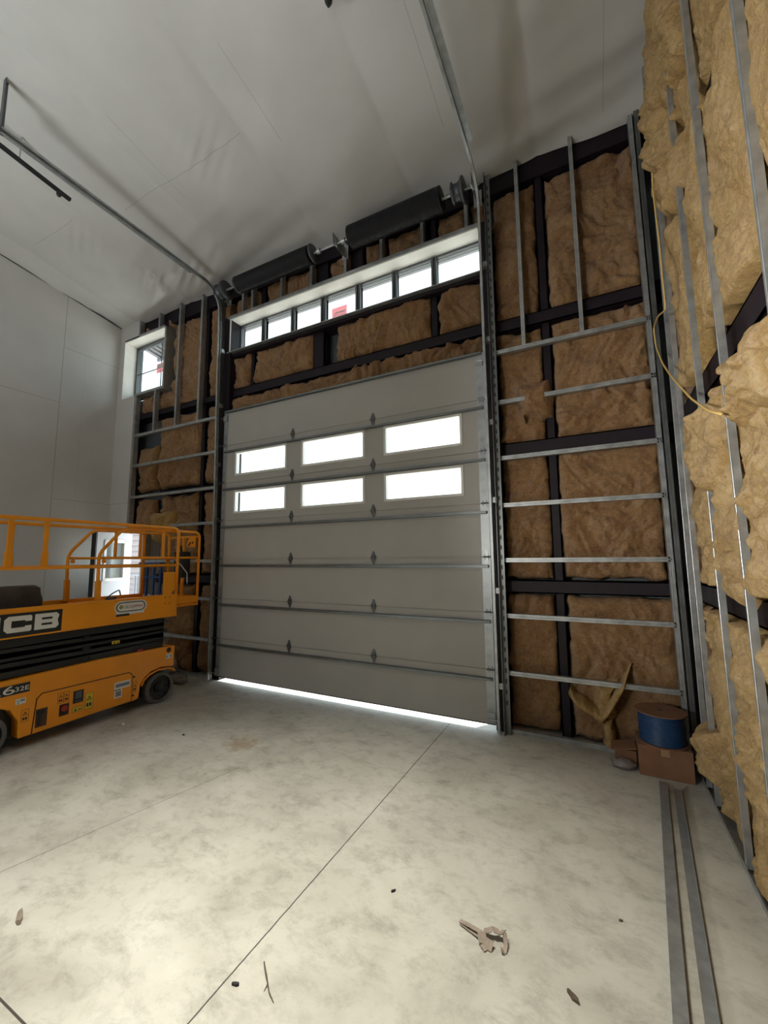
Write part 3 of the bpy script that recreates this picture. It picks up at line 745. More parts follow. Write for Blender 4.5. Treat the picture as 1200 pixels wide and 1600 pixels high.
mb = MB(); dbox(mb, .16, L - .18, 1.48, 1.53, -.01, .06); dbox(mb, .16, L - .18, 2.19, 2.24, -.01, .06); dbox(mb, .16, .21, 1.48, 2.24, -.01, .06); dbox(mb, L - .23, L - .18, 1.48, 2.24, -.01, .06)
obj('light_frame', mb, M['white'], lf)
mb = MB(); dbox(mb, .18, L - .20, 1.5, 2.22, .018, .024); obj('pane', mb, M['glass'], lf)
mb = MB(); dbox(mb, L, L + .03, .0, 2.40, -.02, .065); tag(obj('weatherstrip', mb, M['black'], lf), 'black edge seal')

# what is seen outside through that doorway
t = thing('neighbouring_building', 'pale house with clapboard siding outside the open doorway', 'building', (-14.5, 9.5, 0))
mb = MB()
for k in range(22): mb.prism([(9.5, k * .2), (9.46, k * .2), (9.5, k * .2 + .2)], lambda a, b_, d: (d, a, b_), -18, -12.3)
mb.box(-18, -12.3, 9.5, 9.8, 0, 4.4)
obj('wall', mb, M['vinylside'], t)
obj('corner_board', MB().box(-13.9, -13.75, 9.40, 9.47, 0, 4.4), M['white'], t)
t = thing('porch_railing', 'grey slatted railing outside the open doorway', 'railing', (-13, 9.0, 0))
obj('rail', MB().box(-14.6, -12.2, 9.0, 9.05, 1.30, 1.36).box(-14.6, -12.2, 9.0, 9.05, .10, .16), M['labelgrey'], t)
for k in range(16): obj('baluster', MB().box(-14.5 + k * .15, -14.46 + k * .15, 9.01, 9.04, .16, 1.30), M['labelgrey'], t)

# ------------------------------------------------------------------ sectional garage door
t = thing('garage_door', 'tall grey sectional overhead door with two rows of three windows', 'garage door', (-3.19, 4.68, 0), kind='thing')
DL, DR, D0 = -5.31, -1.055, 4.66
zb = [.085, .65, 1.262, 1.868, 2.475, 3.085, 3.705, 4.285]
wx = [(-5.03, -4.01), (-3.70, -2.68), (-2.355, -1.343)]
wz = {4: (2.60, 2.93), 5: (3.205, 3.56)}
for k in range(7):
    a, b_ = zb[k], zb[k + 1] - .005
    mb = MB()
    if k in wz:
        w0, w1 = wz[k]
        mb.box(DL, DR, D0, D0 + .05, a, w0).box(DL, DR, D0, D0 + .05, w1, b_)
        xs = [DL] + [q for w in wx for q in w] + [DR]
        for i in range(0, 8, 2): mb.box(xs[i], xs[i + 1], D0, D0 + .05, w0, w1)
    else:
        mb.box(DL, DR, D0, D0 + .05, a, b_)
    # shallow groove ribs pressed along the panel
    mb.box(DL, DR, D0 - .003, D0, a, a + .012).box(DL, DR, D0 - .003, D0, b_ - .012, b_)
    if k: mb.box(DL, DR, D0 + .015, D0 + .04, a - .02, a)
    s_ = obj('panel', mb, M['doorpanel'], t)
    if k in wz:
        w0, w1 = wz[k]
        for w in wx:
            fr_ = obj('window_frame', MB().box(w[0] - .02, w[0] + .012, D0 - .012, D0 + .055, w0 - .02, w1 + .02).box(w[1] - .012, w[1] + .02, D0 - .012, D0 + .055, w0 - .02, w1 + .02).box(w[0], w[1], D0 - .012, D0 + .055, w0 - .02, w0 + .012).box(w[0], w[1], D0 - .012, D0 + .055, w1 - .012, w1 + .02), M['white'], s_, bevel=.003)
            obj('pane', MB().box(w[0] + .01, w[1] - .01, D0 + .02, D0 + .026, w0 + .01, w1 - .01), M['glass'], s_)
    # horizontal stiffening strut
    zt = zb[k + 1] - .105 if k < 6 else zb[7] - .015
    U = [(0, -.021), (.008, -.021), (.008, -.015), (.036, -.012), (.036, .012), (.008, .015), (.008, .021), (0, .021)]
    obj('strut', MB().sweep(U, (DL + .02, D0 - .003, zt), (DR - .012, D0 - .003, zt), (0, -1, 0), (0, 0, 1)), M['strut'], t)
    obj('end_stile', MB().box(DR - .085, DR + .012, D0 - .006, D0 + .052, a, b_), M['track'], t)
    obj('end_stile', MB().box(DL - .012, DL + .07, D0 - .006, D0 + .052, a, b_), M['track'], t)
hz = []
def hinge(x, z, s=1.0):
    fn = lambda a, b_, d: (x + a * s, D0 - .004 - d, z + b_ * s)
    mb = MB().prism([(0, .078), (.012, .07), (.030, .012), (.030, -.012), (.012, -.07), (0, -.078), (-.012, -.07), (-.030, -.012), (-.030, .012), (-.012, .07)], fn, 0, .004)
    mb.tube([(x - .034 * s, D0 - .02, z), (x + .034 * s, D0 - .02, z)], .009 * s, n=10)
    for q in (-.018, .018): mb.prism([(q - .004, -.03), (q + .004, -.03), (q + .004, .03), (q - .004, .03)], fn, 0, .016)
    for q in (-.055, .055, -.035, .035): mb.lathe([(.006, 0), (.006, .006)], (x, D0 - .006, z + q * s), (0, -1, 0), 8)
    return mb
for k in range(6):
    for x in (-3.885, -2.535): obj('hinge', hinge(x, zb[k + 1], 1.12), M['hingesteel'], t)
    for x, sgn in ((DR - .035, 1), (DL + .03, -1)):
        hh = obj('roller_hinge', hinge(x, zb[k + 1], 1.1), M['galv'], t)
        mb = MB().tube([(x - .03 * sgn, D0 - .035, zb[k + 1]), (x + .11 * sgn, D0 - .035, zb[k + 1])], .007, n=8)
        mb.lathe([(.022, -.012), (.026, -.008), (.026, .008), (.022, .012)], (x + .075 * sgn, D0 - .035, zb[k + 1]), (1, 0, 0), 14)
        obj('roller', mb, M['darksteel'], hh)
for x, sgn in ((DR - .04, 1), (DL + .03, -1)):
    obj('top_bracket', MB().box(x - .04, x + .04, D0 - .03, D0 - .004, 4.12, 4.20).tube([(x - .03, D0 - .03, 4.17), (x + .10 * sgn, D0 - .03, 4.17)], .007), M['track'], t)
    obj('bottom_bracket', MB().box(x - .045, x + .045, D0 - .02, D0 - .004, .09, .20).tube([(x - .03, D0 - .03, .13), (x + .10 * sgn, D0 - .03, .13)], .007), M['track'], t)
obj('bottom_seal', MB().box(DL, DR, D0 + .008, D0 + .045, .068, .09), M['black'], t)

tag(obj('door_jamb', MB().box(-5.46, -5.305, 4.715, 5.03, 0, 6.0), M['primer']), 'dark steel jamb behind the left door track', 'jamb', kind='structure')
tag(obj('door_jamb', MB().box(-1.06, -.935, 4.715, 5.03, 0, 6.0), M['primer']), 'dark steel jamb behind the right door track', 'jamb', kind='structure')
tag(obj('door_header', MB().box(-5.305, -1.06, 4.73, 5.03, 4.275, 4.33), M['primer']), 'dark steel header over the garage door', 'header', kind='structure')
# tracks
def track(sgn, xc, name_label, yend):
    t = thing('door_track', name_label, 'door track', (xc, 4.58, 0))
    prof = [(-.026, -.014), (.026, -.014), (.026, .014), (.021, .014), (.021, -.009), (-.021, -.009), (-.021, .014), (-.026, .014)]
    # path in (y, z): up the wall, round the bend, back along the ceiling
    pts = [(4.60, .03), (4.60, 1.5), (4.58, 3), (4.55, 4.5), (4.53, 6.0)]
    R = .38; cy, czz = 4.53 - R, 6.0
    arc = [(cy + R * math.cos(q * PI / 2 / 8), czz + R * math.sin(q * PI / 2 / 8)) for q in range(1, 9)]
    hor = [(2.5, 6.40), (yend, 6.43)]
    def pipe(nm, P):
        P3 = [(xc, a, b_) for a, b_ in P]
        # frame: u = x axis, v = in-plane normal
        rings = []
        vs, fs = [], []
        n = len(prof)
        for i, p in enumerate(P3):
            d = Vector(P3[min(i + 1, len(P3) - 1)]) - Vector(P3[max(i - 1, 0)]); d.normalize()
            u = Vector((1, 0, 0)); w = d.cross(u)
            for a, b_ in prof: vs.append(Vector(p) + w * a + u * b_ * (-sgn))
        for i in range(len(P3) - 1):
            for k in range(n): fs.append((i * n + k, i * n + (k + 1) % n, (i + 1) * n + (k + 1) % n, (i + 1) * n + k))
        fs.append(tuple(range(n))[::-1]); fs.append(tuple(range((len(P3) - 1) * n, len(P3) * n)))
        m_ = MB(); m_.add(vs, fs)
        return obj(nm, m_, M['track'], t)
    pipe('vertical_rail', pts); pipe('curved_rail', [pts[-1]] + arc); pipe('ceiling_rail', [arc[-1]] + hor)
    # reinforcing angle over the ceiling rail
    obj('rail_angle', MB().prism([(0, 0), (.06, 0), (.06, .006), (.006, .006), (.006, .06), (0, .06)], lambda a, b_, d: (xc + sgn * (.02 + a), d, 6.42 + (2.5 - d) * .028 + b_), yend, 4.0), M['galv'], t)
    # perforated wall angle the rail is bolted to
    xa = xc + sgn * .055
    mb = MB().box(xa - .005, xa + .001, 4.60, 4.70, .0, 6.55).box(min(xa, xa + sgn * .055), max(xa, xa + sgn * .055), 4.66, 4.667, 0, 6.55)
    mb.mat(1); z = .3
    while z < 6.4:
        mb.box(min(xa + sgn * .018, xa + sgn * .034), max(xa + sgn * .018, xa + sgn * .034), 4.657, 4.6605, z, z + .045); z += .11
    obj('wall_angle', mb, [M['strut'], M['black']], t)
    for z in (.5, 1.5, 2.5, 3.4, 4.4, 5.35):
        obj('bracket', MB().box(min(xc, xa) - .004, max(xc, xa) + .004, 4.60, 4.66, z - .03, z + .03).lathe([(.01, 0), (.01, .012)], ((xc + xa) / 2, 4.60, z), (0, -1, 0), 8), M['galv'], t)
    # hangers to the ceiling
    for y in (yend + .06,):
        if sgn < 0: obj('hanger', MB().box(xc - .03, xc + .03, y, y + .005, 6.40, cz(y)).box(xc - .03, xc - .025, y, y + .04, 6.40, cz(y)), M['darksteel'], t)
    return t
track(1, -1.005, 'right-hand galvanised track of the garage door running up to the ceiling', 1.2)
track(-1, -5.385, 'left-hand galvanised track of the garage door running up to the ceiling', 1.55)

# torsion springs over the door
t = thing('torsion_spring_shaft', 'counterbalance shaft with two fat black springs under the ceiling', 'door spring', (-3.1, 4.44, 6.28))
AX = (4.45, 6.27)
obj('shaft', MB().tube([(-5.42, *AX), (-.97, *AX)], .016, n=12), M['galv'], t)
def coil(x0, x1, r=.125, wire=.013, sag=0.0):
    n = int((x1 - x0) / (wire * 2.05)); prof = []
    for i in range(n):
        for q in (0, .25, .5, .75):
            xx = (i + q) * wire * 2.05
            prof.append((r + wire * (abs(math.sin(q * PI)) - .6), xx))
    return MB().lathe(prof, (x0, *AX), (1, 0, 0), 22)
obj('spring', coil(-4.88, -3.42), M['spring'], t, smooth=True)
obj('spring', coil(-2.76, -1.42, r=.145), M['spring'], t, smooth=True)
for x in (-4.90, -3.41, -2.77): obj('winding_cone', MB().lathe([(.03, -.04), (.05, -.03), (.12, 0), (.135, .01), (.12, .03)], (x, *AX), (1, 0, 0), 20), M['darksteel'], t, smooth=True)
for x in (-5.22, -1.22):
    obj('cable_drum', MB().lathe([(.03, -.09), (.09, -.09), (.13, -.07), (.10, -.05), (.10, 0), (.12, .03), (.15, .05), (.15, .07), (.05, .07)], (x, *AX), (1, 0, 0), 24), M['darksteel'], t, smooth=True)
for x in (-3.30, -2.88): obj('shaft_coupling', MB().lathe([(.03, -.03), (.035, -.03), (.035, .03), (.03, .03)], (x, *AX), (1, 0, 0), 14), M['galv'], t)
for x in (-3.0, -5.36, -1.05): obj('bearing_plate', MB().box(x - .004, x + .004, 4.36, 4.72, 6.22, 6.38).box(x - .05, x + .05, 4.69, 4.70, 6.2, 6.42).lathe([(.045, 0), (.045, .02)], (x, *AX), (1, 0, 0), 14), M['galv'], t)

# black rod and hook under the ceiling
t = thing('ceiling_rod', 'straight black rod hung under the ceiling beside the left track', 'rod', (-5.94, 2.0, 6.68))
obj('rod', MB().bar((-5.95, 1.2, 6.79), (-5.94, 2.53, 6.625), .04, .04), M['black'], t)
obj('hanger', MB().bar((-5.945, 1.98, 6.69), (-5.945, 1.98, cz(1.98)), .02, .006, up=(0, 1, 0)), M['galv'], t)
obj('bolt', MB().ball((-5.94, 2.40, 6.60), .03, .03, .04, amp=0, nu=10, nv=8), M['black'], t)
t = tag(obj('ceiling_hook', MB().lathe([(.012, .0), (.035, .05), (.04, .12), (.04, .22)], (-1.83, 2.57, 6.74), (0, 0, 1), 12), M['black']), 'small black hook on the ceiling at the top edge of view', 'hook')

# ------------------------------------------------------------------ scissor lift
XN, XF = -5.19, -6.0
t = thing('scissor_lift', 'orange scissor lift with black folded arms parked beside the garage door', 'scissor lift', (-5.6, 2.7, 0))
def side(a, b_, d): return (d, a, b_)
arch = lambda c, r, z0, n=8: [(c - r * math.cos(q * PI / n), z0 + r * math.sin(q * PI / n)) for q in range(n + 1)]
poly = [(1.30, .14), (1.60, .14)] + [(1.62, .30), (1.70, .41), (1.82, .46), (1.96, .46), (2.08, .40), (2.15, .28), (2.16, .11)] + [(3.32, .13), (3.37, .14), (3.385, .30), (3.43, .37), (3.52, .43), (3.66, .455), (3.82, .43), (3.84, .44), (3.845, .70), (2.9, .715), (1.9, .69), (1.30, .685)]
ch = obj('chassis', MB().prism(poly, side, XF + .03, XN), M['orange'], t, bevel=.012)
tag(obj('underframe', MB().box(XF + .14, XN - .14, 1.35, 3.78, .10, .42), M['black'], t), 'black undercarriage between the wheels')
def wheel(y, x0, x1):
    w = MB().lathe([(.15, 0), (.178, 0), (.19, .012), (.195, .03), (.195, .085), (.188, .105), (.178, .11), (.15, .11), (.15, 0)], (x0, y, .195), (1, 0, 0), 40, caps=False)
    o = obj('wheel', w, M['tyre'], t, smooth=False)
    out_ = x1
    sg = 1 if x1 > x0 + .05 else -1
    xo = x0 + .11 if sg > 0 else x0
    hb = MB().lathe([(.152, -.06), (.152, -.006), (.143, -.03), (.07, -.035), (.06, -.01), (.035, -.006), (.03, .006), (.008, .008)], (xo, y, .195), (sg, 0, 0), 28)
    for q in range(8):
        hb.lathe([(.009, 0), (.009, .012)], (xo - sg * .034, y + .11 * math.cos(q * PI / 4), .195 + .11 * math.sin(q * PI / 4)), (sg, 0, 0), 6)
    tag(obj('hub', hb, M['hub'], o), 'dark hub with bolts')
for y in (1.885, 3.66):
    wheel(y, XN - .115, XN); wheel(y, XF + .01, XF)
# arch lip over the front wheel and bracket
mb = MB()
ap = [(3.40, .28), (3.43, .345), (3.50, .395), (3.60, .425), (3.72, .425), (3.83, .40), (3.86, .36)]
for i in range(len(ap) - 1): mb.bar((XN - .06, *ap[i]), (XN - .06, *ap[i + 1]), .13, .014, up=(0, 0, 1))
obj('wheel_guard', mb, M['orange'], t)
# service door: dark gap, then panel
dp = [(2.262, .112), (2.285, .455), (2.33, .50), (3.235, .492), (3.278, .455), (3.285, .136)]
obj('door_gap', MB().prism(dp, side, XN - .002, XN + .0015), M['orange_dark'], t)
ins = [(2.273, .118), (2.296, .45), (2.335, .49), (3.231, .482), (3.268, .45), (3.274, .142)]
sd = obj('service_door', MB().prism(ins, side, XN, XN + .005), M['orange'], t)
XD = XN + .005
rc = obj('handle_recess', MB().box(XN - .02, XD + .001, 2.29, 2.392, .165, .345), simple('recess_brown', (.09, .035, .012, 1), .6), sd)
obj('handle', MB().tube([(XD + .004, 2.325, .185), (XD + .006, 2.325, .31), (XD + .004, 2.345, .325)], .016, n=10).box(XD, XD + .006, 2.30, 2.36, .295, .33), M['black'], rc)
rc = obj('control_recess', MB().box(XN - .02, XD + .001, 2.626, 2.73, .30, .432), M['black'], sd)
obj('controls', MB().box(XD, XD + .004, 2.645, 2.71, .345, .42).box(XD, XD + .004, 2.65, 2.715, .312, .324), M['darksteel'], rc)
rc = obj('stop_recess', MB().box(XN - .02, XD + .001, 2.50, 2.592, .208, .327), simple('recess_maroon', (.05, .012, .01, 1), .5), sd)
tag(obj('stop_button', MB().lathe([(.02, 0), (.02, .012), (.032, .014), (.03, .024)], (XD, 2.54, .285), (1, 0, 0), 16), M['red'], rc), 'red emergency stop button')
obj('key_switch', MB().lathe([(.022, 0), (.022, .008)], (XD, 2.535, .235), (1, 0, 0), 12), M['black'], rc)
def tri(mb, y, z, s, x): mb.prism([(y - s, z), (y + s, z), (y, z + s * 1.7)], side, x, x + .0006)
def warn(y0, y1, z0, z1, mat, parent, x, kind=0):
    s_ = obj('warning_label', MB().box(x, x + .0015, y0, y1, z0, z1), mat, parent)
    mb = MB(); xx = x + .0016; w = y1 - y0; h = z1 - z0
    e = .003
    for a, b_, c, d in [(y0, y1, z0, z0 + e), (y0, y1, z1 - e, z1), (y0, y0 + e, z0, z1), (y1 - e, y1, z0, z1)]: mb.box(xx - .001, xx, a, b_, c, d)
    if kind == 0:   # triangle above, book below
        yc = (y0 + y1) / 2
        tri(mb, yc, z0 + h * .54, w * .34, xx)
        mb.box(xx, xx + .0005, yc - w * .30, yc - w * .04, z0 + h * .16, z0 + h * .38).box(xx, xx + .0005, yc + w * .04, yc + w * .30, z0 + h * .16, z0 + h * .38)
        mb2 = MB(); tri(mb2, yc, z0 + h * .575, w * .2, xx + .0006); obj('symbol_field', mb2, mat, s_)
        mb3 = MB().box(xx + .0012, xx + .0018, yc - .002, yc + .002, z0 + h * .60, z0 + h * .74); obj('symbol_mark', mb3, M['black'], s_)
    elif kind == 1:
        tri(mb, y0 + w * .32, z0 + h * .2, w * .16, xx); mb.box(xx, xx + .0005, y0 + w * .6, y0 + w * .9, z0 + h * .3, z0 + h * .5)
    obj('symbols', mb, M['black'], s_)
    return s_
warn(2.749, 2.833, .20, .375, M['yellow'], sd, XD)
warn(2.478, 2.53, .345, .452, M['orange'], sd, XD); warn(2.535, 2.587, .345, .452, M['orange'], sd, XD)
warn(2.624, 2.725, .207, .258, M['yellow'], sd, XD, 1)
warn(2.17, 2.232, .256, .378, M['orange'], t, XN)
warn(3.29, 3.335, .235, .36, M['orange'], t, XN)
warn(3.027, 3.122, .852, .894, M['yellow'], t, XN - .045, 1)
pl = obj('data_plate', MB().box(XD, XD + .0015, 3.062, 3.25, .325, .405).box(XD, XD + .0015, 3.066, 3.155, .225, .325), M['labelwhite'], sd)
mb = MB().box(XD + .0016, XD + .002, 3.075, 3.24, .345, .385).box(XD + .0016, XD + .002, 3.08, 3.145, .24, .30)
obj('print', mb, M['labelgrey'], pl)
obj('print', MB().box(XD + .0016, XD + .002, 3.066, 3.14, .312, .322), M['black'], pl)
pl = obj('small_plate', MB().box(XN, XN + .0015, 2.115, 2.198, .442, .496), M['labelwhite'], t)
text('numeral', '5', .05, (XN + .002, 2.122, .449), (PI / 2, 0, PI / 2), M['labelgrey'], pl)
obj('print', MB().box(XN + .0016, XN + .002, 2.152, 2.19, .468, .486), M['labelgrey'], pl)
pl = obj('small_plate', MB().box(XN, XN + .0015, 3.714, 3.757, .542, .606).box(XN, XN + .0015, 3.762, 3.804, .541, .602), M['labelwhite'], t)
obj('print', MB().box(XN + .0016, XN + .002, 3.722, 3.735, .555, .59).box(XN + .0016, XN + .002, 3.772, 3.796, .575, .585).box(XN + .0016, XN + .002, 3.78, 3.79, .55, .575), M['textdark'], pl)
obj('lifting_hole', MB().lathe([(.034, -.002), (.034, .0015)], (XN, 3.755, .655), (1, 0, 0), 18), M['orange_dark'], t)
obj('hinge_pin', MB().lathe([(.012, 0), (.012, .012)], (XN, 3.292, .42), (1, 0, 0), 10).lathe([(.012, 0), (.012, .012)], (XN, 3.292, .20), (1, 0, 0), 10), M['black'], t)
# model plate
pl = obj('model_plate', MB().box(XN, XN + .002, 1.55, 2.222, .548, .643), M['black'], t)
text('lettering', 'S26', .11, (XN + .003, 1.79, .562), (PI / 2, 0, PI / 2), M['labelwhite'], pl, width=.30)
text('lettering', '32E', .062, (XN + .003, 2.098, .572), (PI / 2, 0, PI / 2), M['labelwhite'], pl, width=.112)
# red beacon on the chassis
obj('beacon', MB().lathe([(.04, 0), (.04, .02), (.03, .035)], (XN - .05, 3.38, .70), (0, 0, 1), 18), M['red'], t)
# folded scissor arms
for k, (za, zb_) in enumerate([(.765, .745), (.815, .84), (.91, .885), (.945, .97), (1.045, 1.03)]):
    for x in (XN - .07, XF + .10):
        obj('scissor_arm', MB().bar((x, 1.45, za), (x, 3.70, zb_), .045, .112), M['black'], t, bevel=.006)
obj('arm_core', MB().box(XF + .12, XN - .082, 1.45, 3.66, .70, 1.10), M['black'], t)
for z in (.80, .915, 1.035):
    obj('pivot_pin', MB().lathe([(.026, 0), (.026, .03), (.016, .03), (.016, .036)], (XN - .05, 3.705, z), (1, 0, 0), 18), M['darksteel'], t)
for z in (.745, .86, .98):
    obj('pivot_pin', MB().lathe([(.036, 0), (.036, .016), (.02, .016), (.02, .022)], (XN - .055, 2.745, z), (1, 0, 0), 18).lathe([(.008, 0), (.008, .028)], (XN - .05, 2.715, z - .01), (1, 0, 0), 8).lathe([(.008, 0), (.008, .028)], (XN - .05, 2.785, z + .005), (1, 0, 0), 8), M['black'], t)
# platform
mb = MB().box(XN - .03, XN, 1.40, 3.845, 1.10, 1.375).box(XF, XF + .03, 1.40, 3.845, 1.10, 1.375).box(XF, XN, 1.40, 1.43, 1.10, 1.375)
mb.box(XN - .045, XN + .004, 1.40, 3.845, 1.365, 1.39).box(XN - .03, XN + .004, 1.40, 3.845, 1.095, 1.11)
pf = obj('platform_side', mb, M['orange'], t, bevel=.004)
obj('platform_deck', MB().box(XF + .03, XN - .03, 1.43, 3.84, 1.15, 1.20), M['darksteel'], t)
mb = MB().box(XN - .075, XN - .05, 2.85, 4.225, 1.25, 1.335).box(XF + .05, XF + .075, 2.85, 4.225, 1.25, 1.335).box(XF + .05, XN - .05, 4.20, 4.225, 1.20, 1.335).box(XF + .05, XN - .05, 2.9, 4.2, 1.205, 1.23)
obj('extension_deck', mb, M['orange'], t, bevel=.004)
# logo panel
pl = obj('logo_panel', MB().box(XN + .001, XN + .003, 1.45, 2.460, 1.112, 1.340), M['black'], pf)
XLG = XN + .0035
def letter(name, polys):
    mb = MB()
    for p in polys: mb.prism(p, side, XLG - .001, XLG + .0015)
    return obj(name, mb, M['labelwhite'], pl)
a, b_ = 1.152, 1.312; th = .046
# C
y0, y1 = 1.965, 2.190
letter('letter_c', [[(y0 + .03, a), (y1 - .012, a), (y1, a + .012), (y1, a + .058), (y1 - .055, a + .058), (y1 - .055, a + th), (y0 + .058, a + th), (y0, a + .030)],
                    [(y0, a + .030), (y0 + .058, a + th), (y0 + .058, b_ - th), (y0, b_ - .030)],
                    [(y0, b_ - .030), (y0 + .058, b_ - th), (y1 - .055, b_ - th), (y1 - .055, b_ - .058), (y1, b_ - .058), (y1, b_ - .012), (y1 - .012, b_), (y0 + .03, b_)]])
# B
y0, y1 = 2.215, 2.432; zm = (a + b_) / 2
letter('letter_b', [[(y0, a), (y0 + .06, a), (y0 + .06, b_), (y0, b_)],
                    [(y0 + .06, b_ - .040), (y1 - .06, b_ - .040), (y1, b_ - .028), (y1 - .025, b_), (y0 + .06, b_)],
                    [(y1 - .06, b_ - .040), (y1 - .062, zm + .018), (y1 - .012, zm + .006), (y1, b_ - .028)],
                    [(y0 + .06, zm - .018), (y1 - .062, zm - .018), (y1 - .012, zm - .004), (y1 - .012, zm + .006), (y1 - .062, zm + .018), (y0 + .06, zm + .018)],
                    [(y1 - .012, zm - .004), (y1 - .062, zm - .018), (y1 - .06, a + .040), (y1, a + .028)],
                    [(y0 + .06, a), (y1 - .025, a), (y1, a + .028), (y1 - .06, a + .040), (y0 + .06, a + .040)]])
y0, y1 = 1.745, 1.935
letter('letter_j', [[(y1 - .062, a + th), (y1, a + .03), (y1, b_), (y1 - .062, b_)], [(y0 + .012, a), (y1 - .03, a), (y1, a + .03), (y1 - .062, a + th), (y0 + .055, a + th), (y0 + .055, a + .066), (y0, a + .066), (y0, a + .012)]])
# rental company sticker (lozenge)
def loz(y0, y1, z0, z1, n=8):
    r = (z1 - z0) / 2; c = (z0 + z1) / 2
    return [(y1 - r + r * math.sin(PI * q / n), c + r * math.cos(PI * q / n)) for q in range(n + 1)] + [(y0 + r - r * math.sin(PI * q / n), c - r * math.cos(PI * q / n)) for q in range(n + 1)]
pl = obj('sticker', MB().prism(loz(3.008, 3.408, 1.215, 1.362), side, XN, XN + .002).box(XN, XN + .0018, 3.03, 3.375, 1.197, 1.24), M['labelwhite'], pf)
obj('sticker_border', MB().prism(loz(3.024, 3.390, 1.229, 1.347), side, XN + .001, XN + .0026), M['black'], pl)
obj('sticker_field', MB().prism(loz(3.038, 3.376, 1.240, 1.336), side, XN + .002, XN + .0032), M['labelwhite'], pl)
obj('sticker_strip', MB().box(XN + .001, XN + .0022, 3.03, 3.19, 1.18, 1.208), M['black'], pl)
obj('sticker_emblem', MB().lathe([(.027, 0), (.027, .001)], (XN + .0028, 3.085, 1.290), (1, 0, 0), 6), simple('olive_emblem', (.33, .27, .06, 1), .5), pl)
text('lettering', 'CHL', .052, (XN + .004, 3.122, 1.270), (PI / 2, 0, PI / 2), M['textdark'], pl, width=.055)
text('lettering', 'EQUIPMENT', .046, (XN + .004, 3.186, 1.272), (PI / 2, 0, PI / 2), M['textred'], pl, width=.175)
# guard rails
RT = .019
def fillet(P, r, n=5):
    out = [Vector(P[0])]
    for i in range(1, len(P) - 1):
        p, a, b_ = Vector(P[i]), Vector(P[i - 1]), Vector(P[i + 1])
        da, db = (a - p).normalized(), (b_ - p).normalized()
        q0, q1 = p + da * r, p + db * r
        for k in range(n + 1):
            s = k / n; out.append(q0 * (1 - s) ** 2 + p * 2 * s * (1 - s) + q1 * s ** 2)
    out.append(Vector(P[-1])); return out
OR = M['orange']
def rail(x, ylist):
    obj('guard_rail', MB().tube(fillet([(x, 1.42, 1.2), (x, 1.42, 2.30), (x, 3.835, 2.30), (x, 3.835, 1.2)], .10), .021, n=12), OR, t, smooth=True)
    obj('mid_rail', MB().tube([(x, 1.42, 1.787), (x, 3.83, 1.787)], .019, n=10), OR, t, smooth=True)
    for y in ylist:
        o = obj('rail_post', MB().bar((x, y, 1.79), (x, y, 2.29), .04, .03, up=(1, 0, 0)), OR, t, bevel=.004)
        obj('post_socket', MB().bar((x, y, 1.80), (x, y, 1.95), .052, .042, up=(1, 0, 0)), OR, o)
rail(XN - .02, (1.955, 2.262)); rail(XF + .02, (1.955, 2.262))
def extrail(x, ys):
    obj('extension_rail', MB().tube(fillet([(x, 2.845, 1.22), (x, 2.825, 1.94), (x, 3.10, 2.262), (x, 4.215, 2.262), (x, 4.215, 1.26)], .09), .019, n=12), OR, t, smooth=True)
    obj('extension_mid_rail', MB().tube([(x, 2.84, 1.89), (x, 4.21, 1.89)], .017, n=10), OR, t, smooth=True)
    obj('post_sleeve', MB().bar((x, 2.842, 1.36), (x, 2.836, 1.62), .052, .052, up=(1, 0, 0)), OR, t, bevel=.004)
    for y in ys: obj('rail_post', MB().bar((x, y, 1.89), (x, y, 2.26), .034, .028, up=(1, 0, 0)), OR, t, bevel=.004)
    for y in (2.875, 4.175): obj('rail_eye', MB().lathe([(.012, -.004), (.026, -.004), (.026, .004), (.012, .004)], (x + .02, y, 1.85), (1, 0, 0), 14), OR, t)
extrail(XN - .065, (3.64,)); extrail(XF + .065, (3.4, 3.75))
xa, xb = XF + .065, XN - .065
obj('end_rail', MB().tube([(xa, 4.215, 2.20), (xb, 4.215, 2.20)], .018, n=10).tube([(xa, 4.215, 1.89), (xb, 4.215, 1.89)], .017, n=10), OR, t, smooth=True)
obj('end_post', MB().bar((-5.6, 4.215, 1.26), (-5.6, 4.215, 2.20), .034, .034, up=(1, 0, 0)), OR, t)
# joystick box and its plate at the end rail
mb = MB().prism([(-5.46, 2.05), (-5.28, 2.05), (-5.28, 2.20), (-5.40, 2.20), (-5.46, 2.13)], lambda a, b_, d: (a, d, b_), 4.165, 4.175)
cp = obj('control_plate', mb, OR, t)
obj('plate_hole', MB().prism(loz(-5.435, -5.375, 2.08, 2.115), lambda a, b_, d: (a, d, b_ + (a + 5.40) * .9), 4.162, 4.164).lathe([(.016, 0), (.016, .003)], (-5.335, 4.165, 2.115), (0, -1, 0), 12), M['black'], cp)
cb = obj('control_box', MB().box(-5.56, -5.36, 4.03, 4.16, 1.60, 1.98), M['black'], t, bevel=.01)
obj('joystick', MB().tube([(-5.46, 4.08, 1.98), (-5.46, 4.06, 2.07)], [.014, .02], n=10), M['black'], cb)
obj('cable', MB().tube([(-5.30, 3.85, 1.87), (-5.28, 3.95, 1.78), (-5.27, 4.04, 1.67), (-5.27, 4.05, 1.52)], .006, n=6), M['labelwhite'], t)
pp = obj('manual_box', MB().prism([(3.63, 1.245), (3.74, 1.245), (3.74, 1.40), (3.79, 1.46), (3.79, 1.695), (3.62, 1.695)], side, XN - .004, XN + .012), OR, t, bevel=.004)
mb = MB()
for y, z in ((3.65, 1.28), (3.72, 1.28), (3.65, 1.36), (3.72, 1.36)): mb.lathe([(.007, 0), (.007, .004)], (XN + .012, y, z), (1, 0, 0), 8)
obj('bolts', mb, M['black'], pp)
